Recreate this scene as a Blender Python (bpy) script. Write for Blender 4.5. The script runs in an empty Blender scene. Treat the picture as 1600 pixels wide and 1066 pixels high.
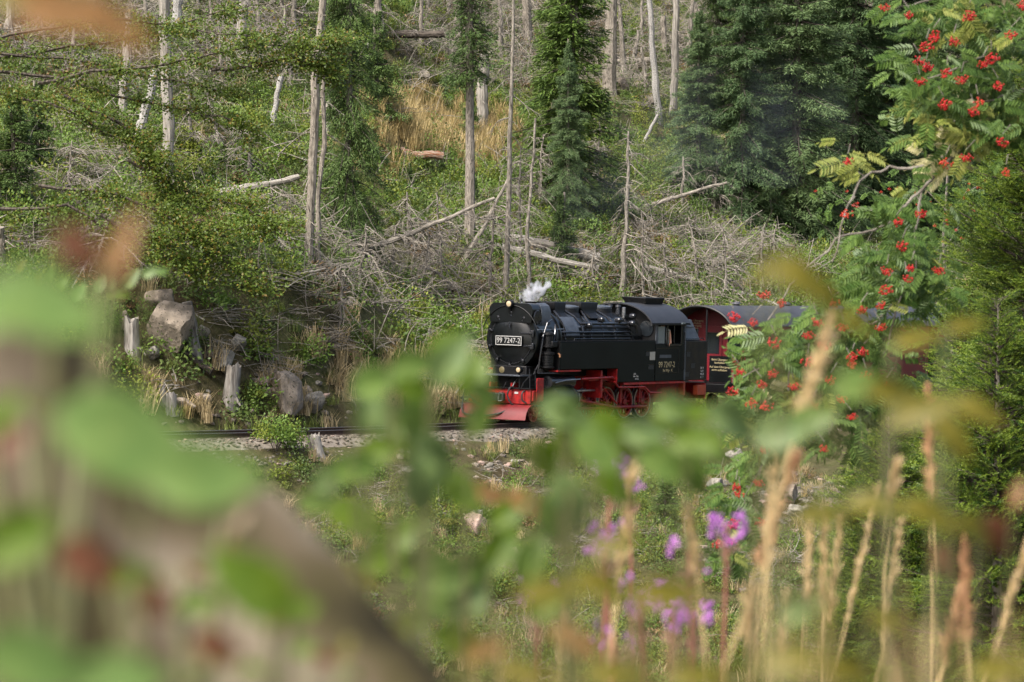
import bpy, math, random
import numpy as np
from mathutils import Vector, Matrix, Euler

sc = bpy.context.scene
R = math.radians
rnd = random.Random(7)
rng = np.random.default_rng(11)

# ------------------------------------------------------------------ camera
F_PX, PITCH, CAM = 5230.0, R(3.18), np.array((0.0, 0.0, 8.0))
cd = bpy.data.cameras.new("camera")
cam = bpy.data.objects.new("camera", cd)
sc.collection.objects.link(cam)
cam.location = CAM
cam.rotation_euler = (math.pi / 2 - PITCH, 0, 0)
cd.sensor_width = 36.0
cd.lens = 36.0 * F_PX / 1600.0
cd.clip_start, cd.clip_end = 0.1, 3000
cd.dof.use_dof = True
cd.dof.focus_distance = 104.0
cd.dof.aperture_fstop = 8.2
cd.dof.aperture_blades = 9
sc.camera = cam
# ------------------------------------------------------------------ light
SUN_EL, SUN_AZ = R(52), R(222)          # azimuth clockwise from +Y: behind the camera to the left
w = bpy.data.worlds.new("World"); sc.world = w; w.use_nodes = True
nt = w.node_tree
sky = nt.nodes.new("ShaderNodeTexSky"); sky.sky_type = 'NISHITA'
sky.sun_disc = False; sky.sun_elevation = SUN_EL; sky.sun_rotation = SUN_AZ
sky.dust_density = 6.0; sky.air_density = 1.0; sky.ozone_density = 1.0
nt.links.new(sky.outputs[0], nt.nodes["Background"].inputs[0])
nt.nodes["Background"].inputs[1].default_value = 0.068
sl = bpy.data.lights.new("sun", 'SUN'); sun = bpy.data.objects.new("sun", sl); sc.collection.objects.link(sun)
sl.energy, sl.angle, sl.color = 1.5, R(16), (1.0, 0.975, 0.94)
sd = Vector((math.sin(SUN_AZ) * math.cos(SUN_EL), math.cos(SUN_AZ) * math.cos(SUN_EL), math.sin(SUN_EL)))
sun.rotation_euler = sd.to_track_quat('Z', 'Y').to_euler()
sun.location = (0, 0, 60)
sc.view_settings.view_transform = 'Standard'; sc.view_settings.look = 'None'
sc.view_settings.gamma = 1.0; sc.view_settings.use_curve_mapping = False
sc.view_settings.exposure = 2.22
sc.render.engine = 'CYCLES'
sc.cycles.use_denoising = True
sc.cycles.max_bounces = 6; sc.cycles.transmission_bounces = 4; sc.cycles.diffuse_bounces = 3
sc.cycles.glossy_bounces = 2; sc.cycles.volume_bounces = 1; sc.cycles.transparent_max_bounces = 8

# ------------------------------------------------------------------ where a pixel of the 1600x1066 frame looks
def ray(px, py):
    a, b = (px - 800) / F_PX, (533 - py) / F_PX
    cp, sp = math.cos(PITCH), math.sin(PITCH)
    d = np.array((a, cp + b * sp, -sp + b * cp))
    return d / d[1]
def at(px, py, d):
    return CAM + ray(px, py) * d
def to_px(P):
    P = np.asarray(P, float) - CAM
    cp, sp = math.cos(PITCH), math.sin(PITCH)
    f = P[..., 1] * cp - P[..., 2] * sp
    u = P[..., 1] * sp + P[..., 2] * cp
    return 800 + F_PX * P[..., 0] / f, 533 - F_PX * u / f

# ------------------------------------------------------------------ material helpers
MATS = {}
def nodes(name):
    m = bpy.data.materials.new(name); m.use_nodes = True
    n = m.node_tree
    return m, n, n.nodes["Principled BSDF"]
def plain(name, c, rough=0.5, metal=0.0, var=0.0, scale=6.0, bump=0.0, spec=None, c2=None):
    """painted / worn surface: base colour with noise towards a second colour and fine relief"""
    m, n, b = nodes(name)
    b.inputs["Roughness"].default_value = rough; b.inputs["Metallic"].default_value = metal
    if spec is not None: b.inputs["Specular IOR Level"].default_value = spec
    tc = n.nodes.new("ShaderNodeTexCoord")
    no = n.nodes.new("ShaderNodeTexNoise"); no.inputs["Scale"].default_value = scale
    no.inputs["Detail"].default_value = 6; no.inputs["Roughness"].default_value = 0.65
    n.links.new(tc.outputs["Object"], no.inputs["Vector"])
    mx = n.nodes.new("ShaderNodeMix"); mx.data_type = 'RGBA'
    k = 1 + var
    mx.inputs[6].default_value = (*[min(1, x / k) for x in c], 1)
    mx.inputs[7].default_value = (*(c2 if c2 else [min(1, x * k) for x in c]), 1)
    rp = n.nodes.new("ShaderNodeMapRange"); rp.inputs[1].default_value = .35; rp.inputs[2].default_value = .65
    n.links.new(no.outputs["Fac"], rp.inputs[0]); n.links.new(rp.outputs[0], mx.inputs[0])
    n.links.new(mx.outputs[2], b.inputs["Base Color"])
    if bump:
        bp = n.nodes.new("ShaderNodeBump"); bp.inputs["Strength"].default_value = bump; bp.inputs["Distance"].default_value = .03
        n.links.new(no.outputs["Fac"], bp.inputs["Height"]); n.links.new(bp.outputs[0], b.inputs["Normal"])
    return m
def leafy(name, c1, c2, trans=0.3, rough=0.55, c3=None, mottle=0):
    """leaves: every leaf island gets its own tone between c1 and c2 (a few c3), some light passes through"""
    m, n, b = nodes(name)
    g = n.nodes.new("ShaderNodeNewGeometry"); oi = n.nodes.new("ShaderNodeObjectInfo")
    ad = n.nodes.new("ShaderNodeMath"); ad.operation = 'MULTIPLY_ADD'; ad.inputs[1].default_value = .6
    mu = n.nodes.new("ShaderNodeMath"); mu.operation = 'MULTIPLY'; mu.inputs[1].default_value = .4
    n.links.new(oi.outputs["Random"], mu.inputs[0])
    n.links.new(g.outputs["Random Per Island"], ad.inputs[0]); n.links.new(mu.outputs[0], ad.inputs[2])
    cr = n.nodes.new("ShaderNodeValToRGB")
    cr.color_ramp.elements[0].color = (*c1, 1); cr.color_ramp.elements[1].color = (*c2, 1)
    cr.color_ramp.elements[0].position = .1; cr.color_ramp.elements[1].position = .85
    if c3:
        e = cr.color_ramp.elements.new(.95); e.color = (*c3, 1)
    n.links.new(ad.outputs[0], cr.inputs[0]); n.links.new(cr.outputs[0], b.inputs["Base Color"])
    src = cr.outputs[0]
    if mottle:                      # browning patches and paler veins on a broad leaf
        tc = n.nodes.new("ShaderNodeTexCoord"); no = n.nodes.new("ShaderNodeTexNoise"); no.inputs["Scale"].default_value = mottle; no.inputs["Detail"].default_value = 3
        n.links.new(tc.outputs["Object"], no.inputs["Vector"])
        mr = n.nodes.new("ShaderNodeMapRange"); mr.inputs[1].default_value = .35; mr.inputs[2].default_value = .7; n.links.new(no.outputs["Fac"], mr.inputs[0])
        mm = n.nodes.new("ShaderNodeMix"); mm.data_type = 'RGBA'; n.links.new(mr.outputs[0], mm.inputs[0]); n.links.new(src, mm.inputs[6])
        mm.inputs[7].default_value = (c2[0] * 1.15 + .01, c2[1] * 1.12, c2[2] * 1.1, 1)
        src = mm.outputs[2]; n.links.new(src, b.inputs["Base Color"])
    b.inputs["Roughness"].default_value = rough; b.inputs["Specular IOR Level"].default_value = .3
    t = n.nodes.new("ShaderNodeBsdfTranslucent"); n.links.new(src, t.inputs[0])
    mx = n.nodes.new("ShaderNodeMixShader"); mx.inputs[0].default_value = trans
    n.links.new(b.outputs[0], mx.inputs[1]); n.links.new(t.outputs[0], mx.inputs[2])
    n.links.new(mx.outputs[0], n.nodes["Material Output"].inputs[0])
    return m
def bark(name, c1, c2, stretch=6.0, c3=None):
    m, n, b = nodes(name)
    tc = n.nodes.new("ShaderNodeTexCoord"); mp = n.nodes.new("ShaderNodeMapping")
    mp.inputs["Scale"].default_value = (9, 9, 9 / stretch)
    n.links.new(tc.outputs["Object"], mp.inputs[0])
    no = n.nodes.new("ShaderNodeTexNoise"); no.inputs["Scale"].default_value = 1.6; no.inputs["Detail"].default_value = 7
    n.links.new(mp.outputs[0], no.inputs["Vector"])
    cr = n.nodes.new("ShaderNodeValToRGB")
    cr.color_ramp.elements[0].color = (*c1, 1); cr.color_ramp.elements[1].color = (*c2, 1)
    cr.color_ramp.elements[0].position = .36; cr.color_ramp.elements[1].position = .6
    if c3:
        e = cr.color_ramp.elements.new(.66); e.color = (*c3, 1)
    n.links.new(no.outputs["Fac"], cr.inputs[0]); n.links.new(cr.outputs[0], b.inputs["Base Color"])
    b.inputs["Roughness"].default_value = .85; b.inputs["Specular IOR Level"].default_value = .15
    bp = n.nodes.new("ShaderNodeBump"); bp.inputs["Strength"].default_value = .6; bp.inputs["Distance"].default_value = .04
    n.links.new(no.outputs["Fac"], bp.inputs["Height"]); n.links.new(bp.outputs[0], b.inputs["Normal"])
    return m
def stone(name, c1, c2, moss=0.0, mossc=(.09, .085, .015), lich=(.02, .02, .018)):
    """granite: two-tone noise, dark lichen specks, moss that grows on upward faces"""
    m, n, b = nodes(name)
    L = n.links.new
    tc = n.nodes.new("ShaderNodeTexCoord")
    no = n.nodes.new("ShaderNodeTexNoise"); no.inputs["Scale"].default_value = 2.2; no.inputs["Detail"].default_value = 8
    L(tc.outputs["Object"], no.inputs["Vector"])
    cr = n.nodes.new("ShaderNodeValToRGB")
    cr.color_ramp.elements[0].color = (*c1, 1); cr.color_ramp.elements[1].color = (*c2, 1)
    cr.color_ramp.elements[0].position = .35; cr.color_ramp.elements[1].position = .65
    L(no.outputs["Fac"], cr.inputs[0])
    n2 = n.nodes.new("ShaderNodeTexNoise"); n2.inputs["Scale"].default_value = 9; n2.inputs["Detail"].default_value = 5
    L(tc.outputs["Object"], n2.inputs["Vector"])
    r2 = n.nodes.new("ShaderNodeMapRange"); r2.inputs[1].default_value = .6; r2.inputs[2].default_value = .68
    L(n2.outputs["Fac"], r2.inputs[0])
    m1 = n.nodes.new("ShaderNodeMix"); m1.data_type = 'RGBA'; L(r2.outputs[0], m1.inputs[0])
    L(cr.outputs[0], m1.inputs[6]); m1.inputs[7].default_value = (*lich, 1)
    last = m1.outputs[2]
    if moss:
        ge = n.nodes.new("ShaderNodeNewGeometry"); sx = n.nodes.new("ShaderNodeSeparateXYZ"); L(ge.outputs["Normal"], sx.inputs[0])
        a = n.nodes.new("ShaderNodeMath"); a.operation = 'ADD'; L(sx.outputs[2], a.inputs[0]); L(no.outputs["Fac"], a.inputs[1])
        r3 = n.nodes.new("ShaderNodeMapRange"); r3.inputs[1].default_value = 1.5 - moss; r3.inputs[2].default_value = 1.6 - moss
        L(a.outputs[0], r3.inputs[0])
        m2 = n.nodes.new("ShaderNodeMix"); m2.data_type = 'RGBA'; L(r3.outputs[0], m2.inputs[0]); L(last, m2.inputs[6]); m2.inputs[7].default_value = (*mossc, 1)
        last = m2.outputs[2]
    L(last, b.inputs["Base Color"]); b.inputs["Roughness"].default_value = .9; b.inputs["Specular IOR Level"].default_value = .2
    bp = n.nodes.new("ShaderNodeBump"); bp.inputs["Strength"].default_value = .7; bp.inputs["Distance"].default_value = .05
    L(n2.outputs["Fac"], bp.inputs["Height"]); L(bp.outputs[0], b.inputs["Normal"])
    return m

# ------------------------------------------------------------------ mesh helpers
class G:
    """collects vertices and faces for ONE mesh"""
    def __init__(s): s.v, s.f, s.n = [], [], 0
    def add(s, v, f):
        v = np.asarray(v, float).reshape(-1, 3)
        s.v.append(v); s.f += [tuple(int(i) + s.n for i in q) for q in f]; s.n += len(v); return s
    def box(s, x0, x1, y0, y1, z0, z1):
        v = [(x, y, z) for x in (x0, x1) for y in (y0, y1) for z in (z0, z1)]
        return s.add(v, [(0, 1, 3, 2), (4, 6, 7, 5), (0, 4, 5, 1), (2, 3, 7, 6), (0, 2, 6, 4), (1, 5, 7, 3)])
    def tube(s, P, r, k=8, caps=True):
        P = np.asarray(P, float); N = len(P); r = np.broadcast_to(np.asarray(r, float), (N,))
        T = np.gradient(P, axis=0); T /= np.linalg.norm(T, axis=1)[:, None] + 1e-9
        ref = np.array((0, 0, 1.0)) if abs(T[:, 2]).mean() < .8 else np.array((1.0, 0, 0))
        A = np.cross(T, ref); A /= np.linalg.norm(A, axis=1)[:, None] + 1e-9
        Bv = np.cross(T, A); an = np.arange(k) * 2 * math.pi / k
        V = P[:, None] + r[:, None, None] * (np.cos(an)[None, :, None] * A[:, None] + np.sin(an)[None, :, None] * Bv[:, None])
        f = [(i * k + j, i * k + (j + 1) % k, (i + 1) * k + (j + 1) % k, (i + 1) * k + j) for i in range(N - 1) for j in range(k)]
        if caps: f += [tuple(range(k - 1, -1, -1)), tuple((N - 1) * k + j for j in range(k))]
        return s.add(V, f)
    def cyl(s, a, b, r, k=16, r2=None):
        return s.tube([a, b], [r, r if r2 is None else r2], k)
    def lathe(s, c, axis, prof, k=24):
        """prof = [(along axis, radius)]"""
        c = np.asarray(c, float); ax = np.asarray(axis, float); ax /= np.linalg.norm(ax)
        return s.tube([c + ax * a for a, _ in prof] if False else np.array([c + ax * a for a, _ in prof]), [x for _, x in prof], k) if False else s._lathe(c, ax, prof, k)
    def ring(s, c, ax, prof, k=28):
        """closed profile turned round an axis: an open ring without end caps"""
        return s._lathe(np.asarray(c, float), np.asarray(ax, float), prof, k, True)
    def _lathe(s, c, ax, prof, k, closed=False):
        ref = np.array((0, 0, 1.0)) if abs(ax[2]) < .8 else np.array((1.0, 0, 0))
        A = np.cross(ax, ref); A /= np.linalg.norm(A); Bv = np.cross(ax, A)
        an = np.arange(k) * 2 * math.pi / k
        V = np.array([c + ax * a + r * (math.cos(t) * A + math.sin(t) * Bv) for a, r in prof for t in an])
        N = len(prof)
        f = [(i * k + j, i * k + (j + 1) % k, (i + 1) * k + (j + 1) % k, (i + 1) * k + j) for i in range(N - 1) for j in range(k)]
        f += [((N - 1) * k + j, (N - 1) * k + (j + 1) % k, (j + 1) % k, j) for j in range(k)] if closed else [tuple(range(k - 1, -1, -1)), tuple((N - 1) * k + j for j in range(k))]
        return s.add(V, f)
    def prism(s, poly, x0, x1, axis=0):
        """poly = [(u, v)] swept along an axis; axis 0: (x, u, v); axis 1: (u, y, v); axis 2: (u, v, z)"""
        n = len(poly)
        def p(a, u, v): return ((a, u, v), (u, a, v), (u, v, a))[axis]
        V = [p(x0, *q) for q in poly] + [p(x1, *q) for q in poly]
        f = [(i, (i + 1) % n, n + (i + 1) % n, n + i) for i in range(n)] + [tuple(range(n - 1, -1, -1)), tuple(range(n, 2 * n))]
        return s.add(V, f)
    def mesh(s, name, mats=(), smooth=35):
        me = bpy.data.meshes.new(name)
        V = np.concatenate(s.v) if s.v else np.zeros((0, 3))
        me.from_pydata(V.tolist(), [], s.f)
        for m in (mats if isinstance(mats, (list, tuple)) else [mats]): me.materials.append(m)
        if smooth:
            me.shade_smooth(); me.set_sharp_from_angle(angle=R(smooth))
        return me
def quads_mesh(name, V, mat, mi=None, tri=False):
    """V: (N, 4, 3) separate quads (or (N, 3, 3) triangles) as one mesh, fast"""
    N, k = V.shape[:2]
    me = bpy.data.meshes.new(name)
    me.vertices.add(N * k); me.vertices.foreach_set("co", V.reshape(-1).astype(np.float32))
    me.loops.add(N * k); me.loops.foreach_set("vertex_index", np.arange(N * k, dtype=np.int32))
    me.polygons.add(N); me.polygons.foreach_set("loop_start", np.arange(0, N * k, k, dtype=np.int32))
    for m in (mat if isinstance(mat, (list, tuple)) else [mat]): me.materials.append(m)
    if mi is not None: me.polygons.foreach_set("material_index", np.asarray(mi, np.int32))
    me.update(calc_edges=True)
    return me
def unit(a): return a / (np.linalg.norm(a, axis=-1, keepdims=True) + 1e-9)
def blades(base, dirs, nrm, L, W, mid=.45):
    """diamond leaf quads: base point, direction, approximate normal, length, width"""
    side = unit(np.cross(dirs, nrm)); L = np.asarray(L)[:, None]; W = np.asarray(W)[:, None]
    m = base + dirs * L * mid
    return np.stack([base, m + side * W / 2, base + dirs * L, m - side * W / 2], 1)
def rand_dirs(n): return unit(rng.normal(size=(n, 3)))

def link(o, parent=None):
    sc.collection.objects.link(o)
    if parent: o.parent = parent
    return o
def tag(o, label=None, cat=None, group=None, kind=None):
    if label: o["label"] = label
    if cat: o["category"] = cat
    if group: o["group"] = group
    if kind: o["kind"] = kind
    return o
def thing(name, label, cat, loc=(0, 0, 0), rot=(0, 0, 0), group=None):
    o = bpy.data.objects.new(name, None); o.empty_display_size = .2
    link(o); o.location = loc; o.rotation_euler = rot
    return tag(o, label, cat, group)
def put(name, me, parent=None, loc=(0, 0, 0), rot=(0, 0, 0), scale=(1, 1, 1)):
    o = bpy.data.objects.new(name, me); link(o, parent)
    o.location = loc; o.rotation_euler = rot
    o.scale = (scale,) * 3 if isinstance(scale, (int, float)) else scale
    return o
def part(name, g, mats, parent, smooth=35, bevel=0):
    o = put(name, g.mesh(name, mats, smooth), parent)
    if bevel:
        b = o.modifiers.new("bevel", 'BEVEL'); b.width = bevel; b.segments = 2; b.limit_method = 'ANGLE'; b.angle_limit = R(40)
    return o
def text(name, body, size, mat, parent, loc, rot, width=None, bold=0.0):
    c = bpy.data.curves.new(name, 'FONT'); c.body = body; c.size = size; c.align_x = 'CENTER'; c.align_y = 'CENTER'
    c.extrude = .003; c.offset = bold; c.materials.append(mat)
    tmp = bpy.data.objects.new(name, c); me = bpy.data.meshes.new_from_object(tmp); me.name = name
    bpy.data.objects.remove(tmp); bpy.data.curves.remove(c)
    xs_ = [v.co.x for v in me.vertices]; k = (width / (max(xs_) - min(xs_))) if width else 1.0
    return put(name, me, parent, loc, rot, (k, 1, 1))
def scatter(name, P, rot, scl, idx, protos):
    """geometry nodes: one object that sets protos[idx] down on its points (only for uncountable ground cover)"""
    me = bpy.data.meshes.new(name); N = len(P)
    me.vertices.add(N); me.vertices.foreach_set("co", np.asarray(P, np.float32).reshape(-1))
    a = me.attributes.new("rot", 'FLOAT_VECTOR', 'POINT'); a.data.foreach_set("vector", np.asarray(rot, np.float32).reshape(-1))
    a = me.attributes.new("scl", 'FLOAT', 'POINT'); a.data.foreach_set("value", np.asarray(scl, np.float32))
    a = me.attributes.new("pick", 'INT', 'POINT'); a.data.foreach_set("value", np.asarray(idx, np.int32))
    col = bpy.data.collections.new(name + "_kinds")
    for i, p in enumerate(protos):
        o = bpy.data.objects.new("%s_kind_%02d" % (name, i), p); col.objects.link(o)
    ng = bpy.data.node_groups.new(name, 'GeometryNodeTree')
    ng.interface.new_socket("Geometry", in_out='INPUT', socket_type='NodeSocketGeometry')
    ng.interface.new_socket("Geometry", in_out='OUTPUT', socket_type='NodeSocketGeometry')
    gi, go = ng.nodes.new("NodeGroupInput"), ng.nodes.new("NodeGroupOutput")
    ci = ng.nodes.new("GeometryNodeCollectionInfo"); ci.inputs[0].default_value = col; ci.inputs[1].default_value = True; ci.inputs[2].default_value = True
    ip = ng.nodes.new("GeometryNodeInstanceOnPoints"); ip.inputs["Pick Instance"].default_value = True
    def attr(nm, t):
        n = ng.nodes.new("GeometryNodeInputNamedAttribute"); n.data_type = t; n.inputs[0].default_value = nm; return n.outputs[0]
    e2r = ng.nodes.new("FunctionNodeEulerToRotation")
    ng.links.new(attr("rot", 'FLOAT_VECTOR'), e2r.inputs[0]); ng.links.new(e2r.outputs[0], ip.inputs["Rotation"])
    ng.links.new(attr("scl", 'FLOAT'), ip.inputs["Scale"]); ng.links.new(attr("pick", 'INT'), ip.inputs["Instance Index"])
    ng.links.new(gi.outputs[0], ip.inputs["Points"]); ng.links.new(ci.outputs[0], ip.inputs["Instance"])
    ng.links.new(ip.outputs[0], go.inputs[0])
    o = put(name, me); mo = o.modifiers.new("scatter", 'NODES'); mo.node_group = ng
    o["kind"] = "stuff"
    return o
# ------------------------------------------------------------------ the railway line: straight under the train, then a bend of 60 m
P0 = np.array((-0.40, 100.0)); HEAD = R(236)      # front beam of the engine; it faces left and towards the camera
GRADE = 0.04
def track_point(s):
    """s > 0: behind the front beam, s < 0: ahead of it"""
    if s >= 0:
        return np.array((P0[0] - math.cos(HEAD) * s, P0[1] - math.sin(HEAD) * s, -GRADE * s)), HEAD
    q = -s; rad = 60.0; th = min(q, 55.0) / rad; h = HEAD - th
    c = P0 + rad * np.array((math.sin(HEAD), -math.cos(HEAD)))
    p = c + rad * np.array((-math.sin(h), math.cos(h)))
    if q > 55: p = p + (q - 55) * np.array((math.cos(h), math.sin(h)))
    return np.array((p[0], p[1], GRADE * min(q, 30))), h
TS = np.arange(-110, 130.1, 1.0)
TP = np.array([track_point(s)[0] for s in TS]); TH = np.array([track_point(s)[1] for s in TS])
TN = np.stack([np.sin(TH), -np.cos(TH)], 1)
TN = np.where((TN[:, 1] < 0)[:, None], -TN, TN)                # unit normal pointing to the far side
WAVES = [(rng.normal(size=2) * f, rng.uniform(0, 6.28), a) for f, a in ((.12, .5), (.17, .4), (.3, .3), (.45, .22), (.8, .14), (1.1, .1), (1.9, .05), (2.6, .04)) for _ in range(2)]
def sstep(a, b, x):
    t = np.clip((x - a) / (b - a), 0, 1); return t * t * (3 - 2 * t)
def ground(x, y):
    """height of the land and signed distance from the line (positive = far side)"""
    x = np.atleast_1d(np.asarray(x, float)); y = np.atleast_1d(np.asarray(y, float))
    sh = x.shape; x = x.ravel(); y = y.ravel()
    d2 = np.full(x.shape, 1e18); best = np.zeros(x.shape, int)
    for i in range(0, len(TP), 1):
        d = (x - TP[i, 0]) ** 2 + (y - TP[i, 1]) ** 2
        k = d < d2; d2[k] = d[k]; best[k] = i
    T = TP[best]; Nn = TN[best]
    p = (x - T[:, 0]) * Nn[:, 0] + (y - T[:, 1]) * Nn[:, 1]
    p = np.sign(p) * np.maximum(np.abs(p), np.sqrt(np.maximum(d2 - .3, 0)))
    n = sum(a * np.sin(x * k[0] + y * k[1] + ph) for k, ph, a in WAVES)
    zt = T[:, 2] - .34
    steep = .75 * sstep(-3.0, -7.5, x)
    far = .42 * np.clip(p - 2.3, 0, 8) + .30 * np.clip(p - 10.3, 0, 25) + .42 * np.clip(p - 35.3, 0, 500) + steep * np.clip(p - 2.3, 0, 3.0)
    near = -.5 * np.clip(-p - 1.9, 0, 2.6) - .09 * np.clip(-p - 4.5, 0, 18)
    z = zt + np.where(p > 0, far, near) + n * np.clip((np.abs(p) - 2.2) / 5, 0, .8)
    hill = 6.3 - .085 * np.clip(y, 0, 100) - .0028 * np.clip(y, 0, 100) ** 2 + .15 * n
    z = np.where(p < -4, np.maximum(z, hill), z)
    return z.reshape(sh), p.reshape(sh)
YY = np.concatenate([np.arange(20, 420, .35)])
def hit(px, py, dmin=62.0, dmax=400.0):
    """where the line of sight through a pixel first meets the land"""
    y = YY[(YY >= dmin) & (YY <= dmax)]
    d = ray(px, py); P = CAM[None] + d[None] * y[:, None]
    z, p = ground(P[:, 0], P[:, 1])
    k = np.nonzero(P[:, 2] <= z)[0]
    i = k[0] if len(k) else len(y) - 1
    q = P[i].copy(); q[2] = z[i]
    return q
def gz(x, y): return float(ground(x, y)[0][0])

# ---- land
def land_material():
    m, n, b = nodes("forest_floor"); L = n.links.new
    tc = n.nodes.new("ShaderNodeTexCoord")
    def noise(s, det=8):
        q = n.nodes.new("ShaderNodeTexNoise"); q.inputs["Scale"].default_value = s; q.inputs["Detail"].default_value = det; q.inputs["Roughness"].default_value = .7
        L(tc.outputs["Object"], q.inputs["Vector"]); return q
    a, c, e = noise(.25), noise(2.5), noise(12)
    r1 = n.nodes.new("ShaderNodeValToRGB"); el = r1.color_ramp.elements
    el[0].color = (.06, .045, .02, 1); el[0].position = .38; el[1].color = (.06, .085, .016, 1); el[1].position = .6
    L(a.outputs["Fac"], r1.inputs[0])
    r2 = n.nodes.new("ShaderNodeValToRGB"); el = r2.color_ramp.elements
    el[0].color = (.035, .028, .016, 1); el[0].position = .4; el[1].color = (.17, .135, .085, 1); el[1].position = .68
    L(c.outputs["Fac"], r2.inputs[0])
    mx = n.nodes.new("ShaderNodeMix"); mx.data_type = 'RGBA'; L(e.outputs["Fac"], mx.inputs[0]); L(r1.outputs[0], mx.inputs[6]); L(r2.outputs[0], mx.inputs[7])
    L(mx.outputs[2], b.inputs["Base Color"]); b.inputs["Roughness"].default_value = .95; b.inputs["Specular IOR Level"].default_value = .1
    bp = n.nodes.new("ShaderNodeBump"); bp.inputs["Strength"].default_value = 1; bp.inputs["Distance"].default_value = .12
    L(e.outputs["Fac"], bp.inputs["Height"]); L(bp.outputs[0], b.inputs["Normal"])
    return m
M = MATS
M['floor'] = land_material()
def grid_mesh(name, xs, ys, zf, mat):
    X, Y = np.meshgrid(xs, ys); Z = zf(X, Y)
    V = np.stack([X, Y, Z], -1).reshape(-1, 3); nx = len(xs)
    i = np.arange((len(ys) - 1) * (nx - 1)); r, c = i // (nx - 1), i % (nx - 1); a = r * nx + c
    Fq = np.stack([a, a + 1, a + nx + 1, a + nx], 1)
    me = bpy.data.meshes.new(name)
    me.vertices.add(len(V)); me.vertices.foreach_set("co", V.reshape(-1).astype(np.float32))
    me.loops.add(Fq.size); me.loops.foreach_set("vertex_index", Fq.reshape(-1).astype(np.int32))
    me.polygons.add(len(Fq)); me.polygons.foreach_set("loop_start", np.arange(0, Fq.size, 4, dtype=np.int32))
    me.materials.append(mat); me.update(calc_edges=True); me.shade_smooth()
    return me
xs = np.concatenate([np.arange(-420, -34, 16), np.arange(-34, 46, .7), np.arange(46, 440, 16)])
ys = np.concatenate([np.arange(-60, -4, 8), np.arange(-4, 60, 1.2), np.arange(60, 170, .7), np.arange(170, 260, 3), np.arange(260, 900, 20)])
hs = tag(put("hillside", grid_mesh("hillside", xs, ys, lambda X, Y: ground(X, Y)[0], M['floor'])), "wooded slope of brown earth and green undergrowth", kind="structure")

# ---- ballast, sleepers, rails
M['ballast'] = stone("ballast_gravel", (.085, .07, .054), (.19, .165, .135), lich=(.06, .045, .03))
M['rail'] = plain("rusty_rail_steel", (.04, .022, .014), .7, .3, .5, 12, .1)
M['railtop'] = plain("polished_rail_head", (.28, .27, .26), .3, .9, .2, 8)
M['sleeper'] = plain("weathered_sleeper", (.06, .045, .034), .9, 0, .6, 9, .3)
trk = tag(put("railway_track", None), "narrow gauge railway track curving on grey ballast", kind="structure")
S0, S1 = -30, 48
def sweep(prof, s0, s1, step):
    """profile [(lateral, height)] along the line"""
    ss = np.arange(s0, s1 + .01, step); g = G(); V = []
    for s in ss:
        p, h = track_point(s); nx, ny = -math.sin(h), math.cos(h)      # to the engine's left
        V += [(p[0] + nx * a, p[1] + ny * a, p[2] + b) for a, b in prof]
    k = len(prof)
    f = [(i * k + j, i * k + (j + 1) % k, (i + 1) * k + (j + 1) % k, (i + 1) * k + j) for i in range(len(ss) - 1) for j in range(k)]
    f += [tuple(range(k - 1, -1, -1)), tuple((len(ss) - 1) * k + j for j in range(k))]
    return g.add(V, f)
part("ballast_bed", sweep([(-2.3, -.62), (2.3, -.62), (1.45, -.17), (-1.45, -.17)], S0, S1, 1.5), M['ballast'], trk)
for sg in (-1, 1):
    c = sg * .53
    prof = [(c - .055, -.13), (c + .055, -.13), (c + .055, -.118), (c + .012, -.105), (c + .01, -.04), (c + .033, -.03), (c + .033, -.002), (c - .033, -.002), (c - .033, -.03), (c - .01, -.04), (c - .012, -.105), (c - .055, -.118)]
    part("rail", sweep(prof, S0, S1, .75), M['rail'], trk)
    part("rail_head", sweep([(c - .028, -.002), (c + .028, -.002), (c + .022, .003), (c - .022, .003)], S0, S1, .75), M['railtop'], trk)
slm = G().box(-.12, .12, -.9, .9, -.21, -.131).mesh("sleeper", M['sleeper'])
for s in np.arange(-26, 30, .66):
    p, h = track_point(s); put("sleeper", slm, trk, p, (0, 0, h))
# ------------------------------------------------------------------ paints of the train
M['black'] = plain("black_engine_paint", (.0035, .0045, .005), .3, 0, .5, 3, .04, spec=.45)
M['tankblack'] = plain("green_black_tank_paint", (.002, .0034, .0033), .45, 0, .6, 1.3, .02, spec=.16)
M['soot'] = plain("sooty_black_iron", (.004, .004, .0044), .5, 0, .5, 7, .05, spec=.25)
M['sheen'] = plain("black_sheet_painted_sheen", (.02, .021, .024), .22, .4, .5, 4, spec=.6)  # brighter than the other blacks: paints the light on rims and rails
M['bunker'] = plain("rusty_black_bunker_paint", (.009, .0085, .006), .6, 0, .5, 4, .03, spec=.25, c2=(.022, .016, .008))
M['greysheet'] = plain("grey_sheet_and_painted_light", (.05, .057, .068), .45, .2, .35, 5)  # grey sheet metal; also paints light on black cab posts and preheater side
M['red'] = plain("red_frame_paint", (.19, .003, .003), .5, 0, .8, 5, .03)
M['redworn'] = plain("worn_red_plough_paint", (.12, .003, .004), .5, 0, .3, 4, c2=(.14, .008, .009))
M['orange'] = plain("faded_orange_red_paint", (.25, .035, .008), .6, 0, .3, 5)
M['white'] = plain("white_lettering_paint", (.36, .355, .34), .6)
M['cream'] = plain("cream_lettering_paint", (.3, .25, .14), .6)
M['steel'] = plain("bare_steel", (.3, .3, .3), .35, .9, .4, 10)
M['copper'] = plain("copper_pipe", (.4, .2, .1), .4, .7, .3, 8)
M['rubber'] = plain("black_rubber_hose", (.012, .012, .012), .6)
M['paper'] = plain("pale_paper_notice", (.3, .285, .24), .8, 0, .1, 30)
M['yellow'] = plain("yellow_paint", (.45, .3, .015), .5)
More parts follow.
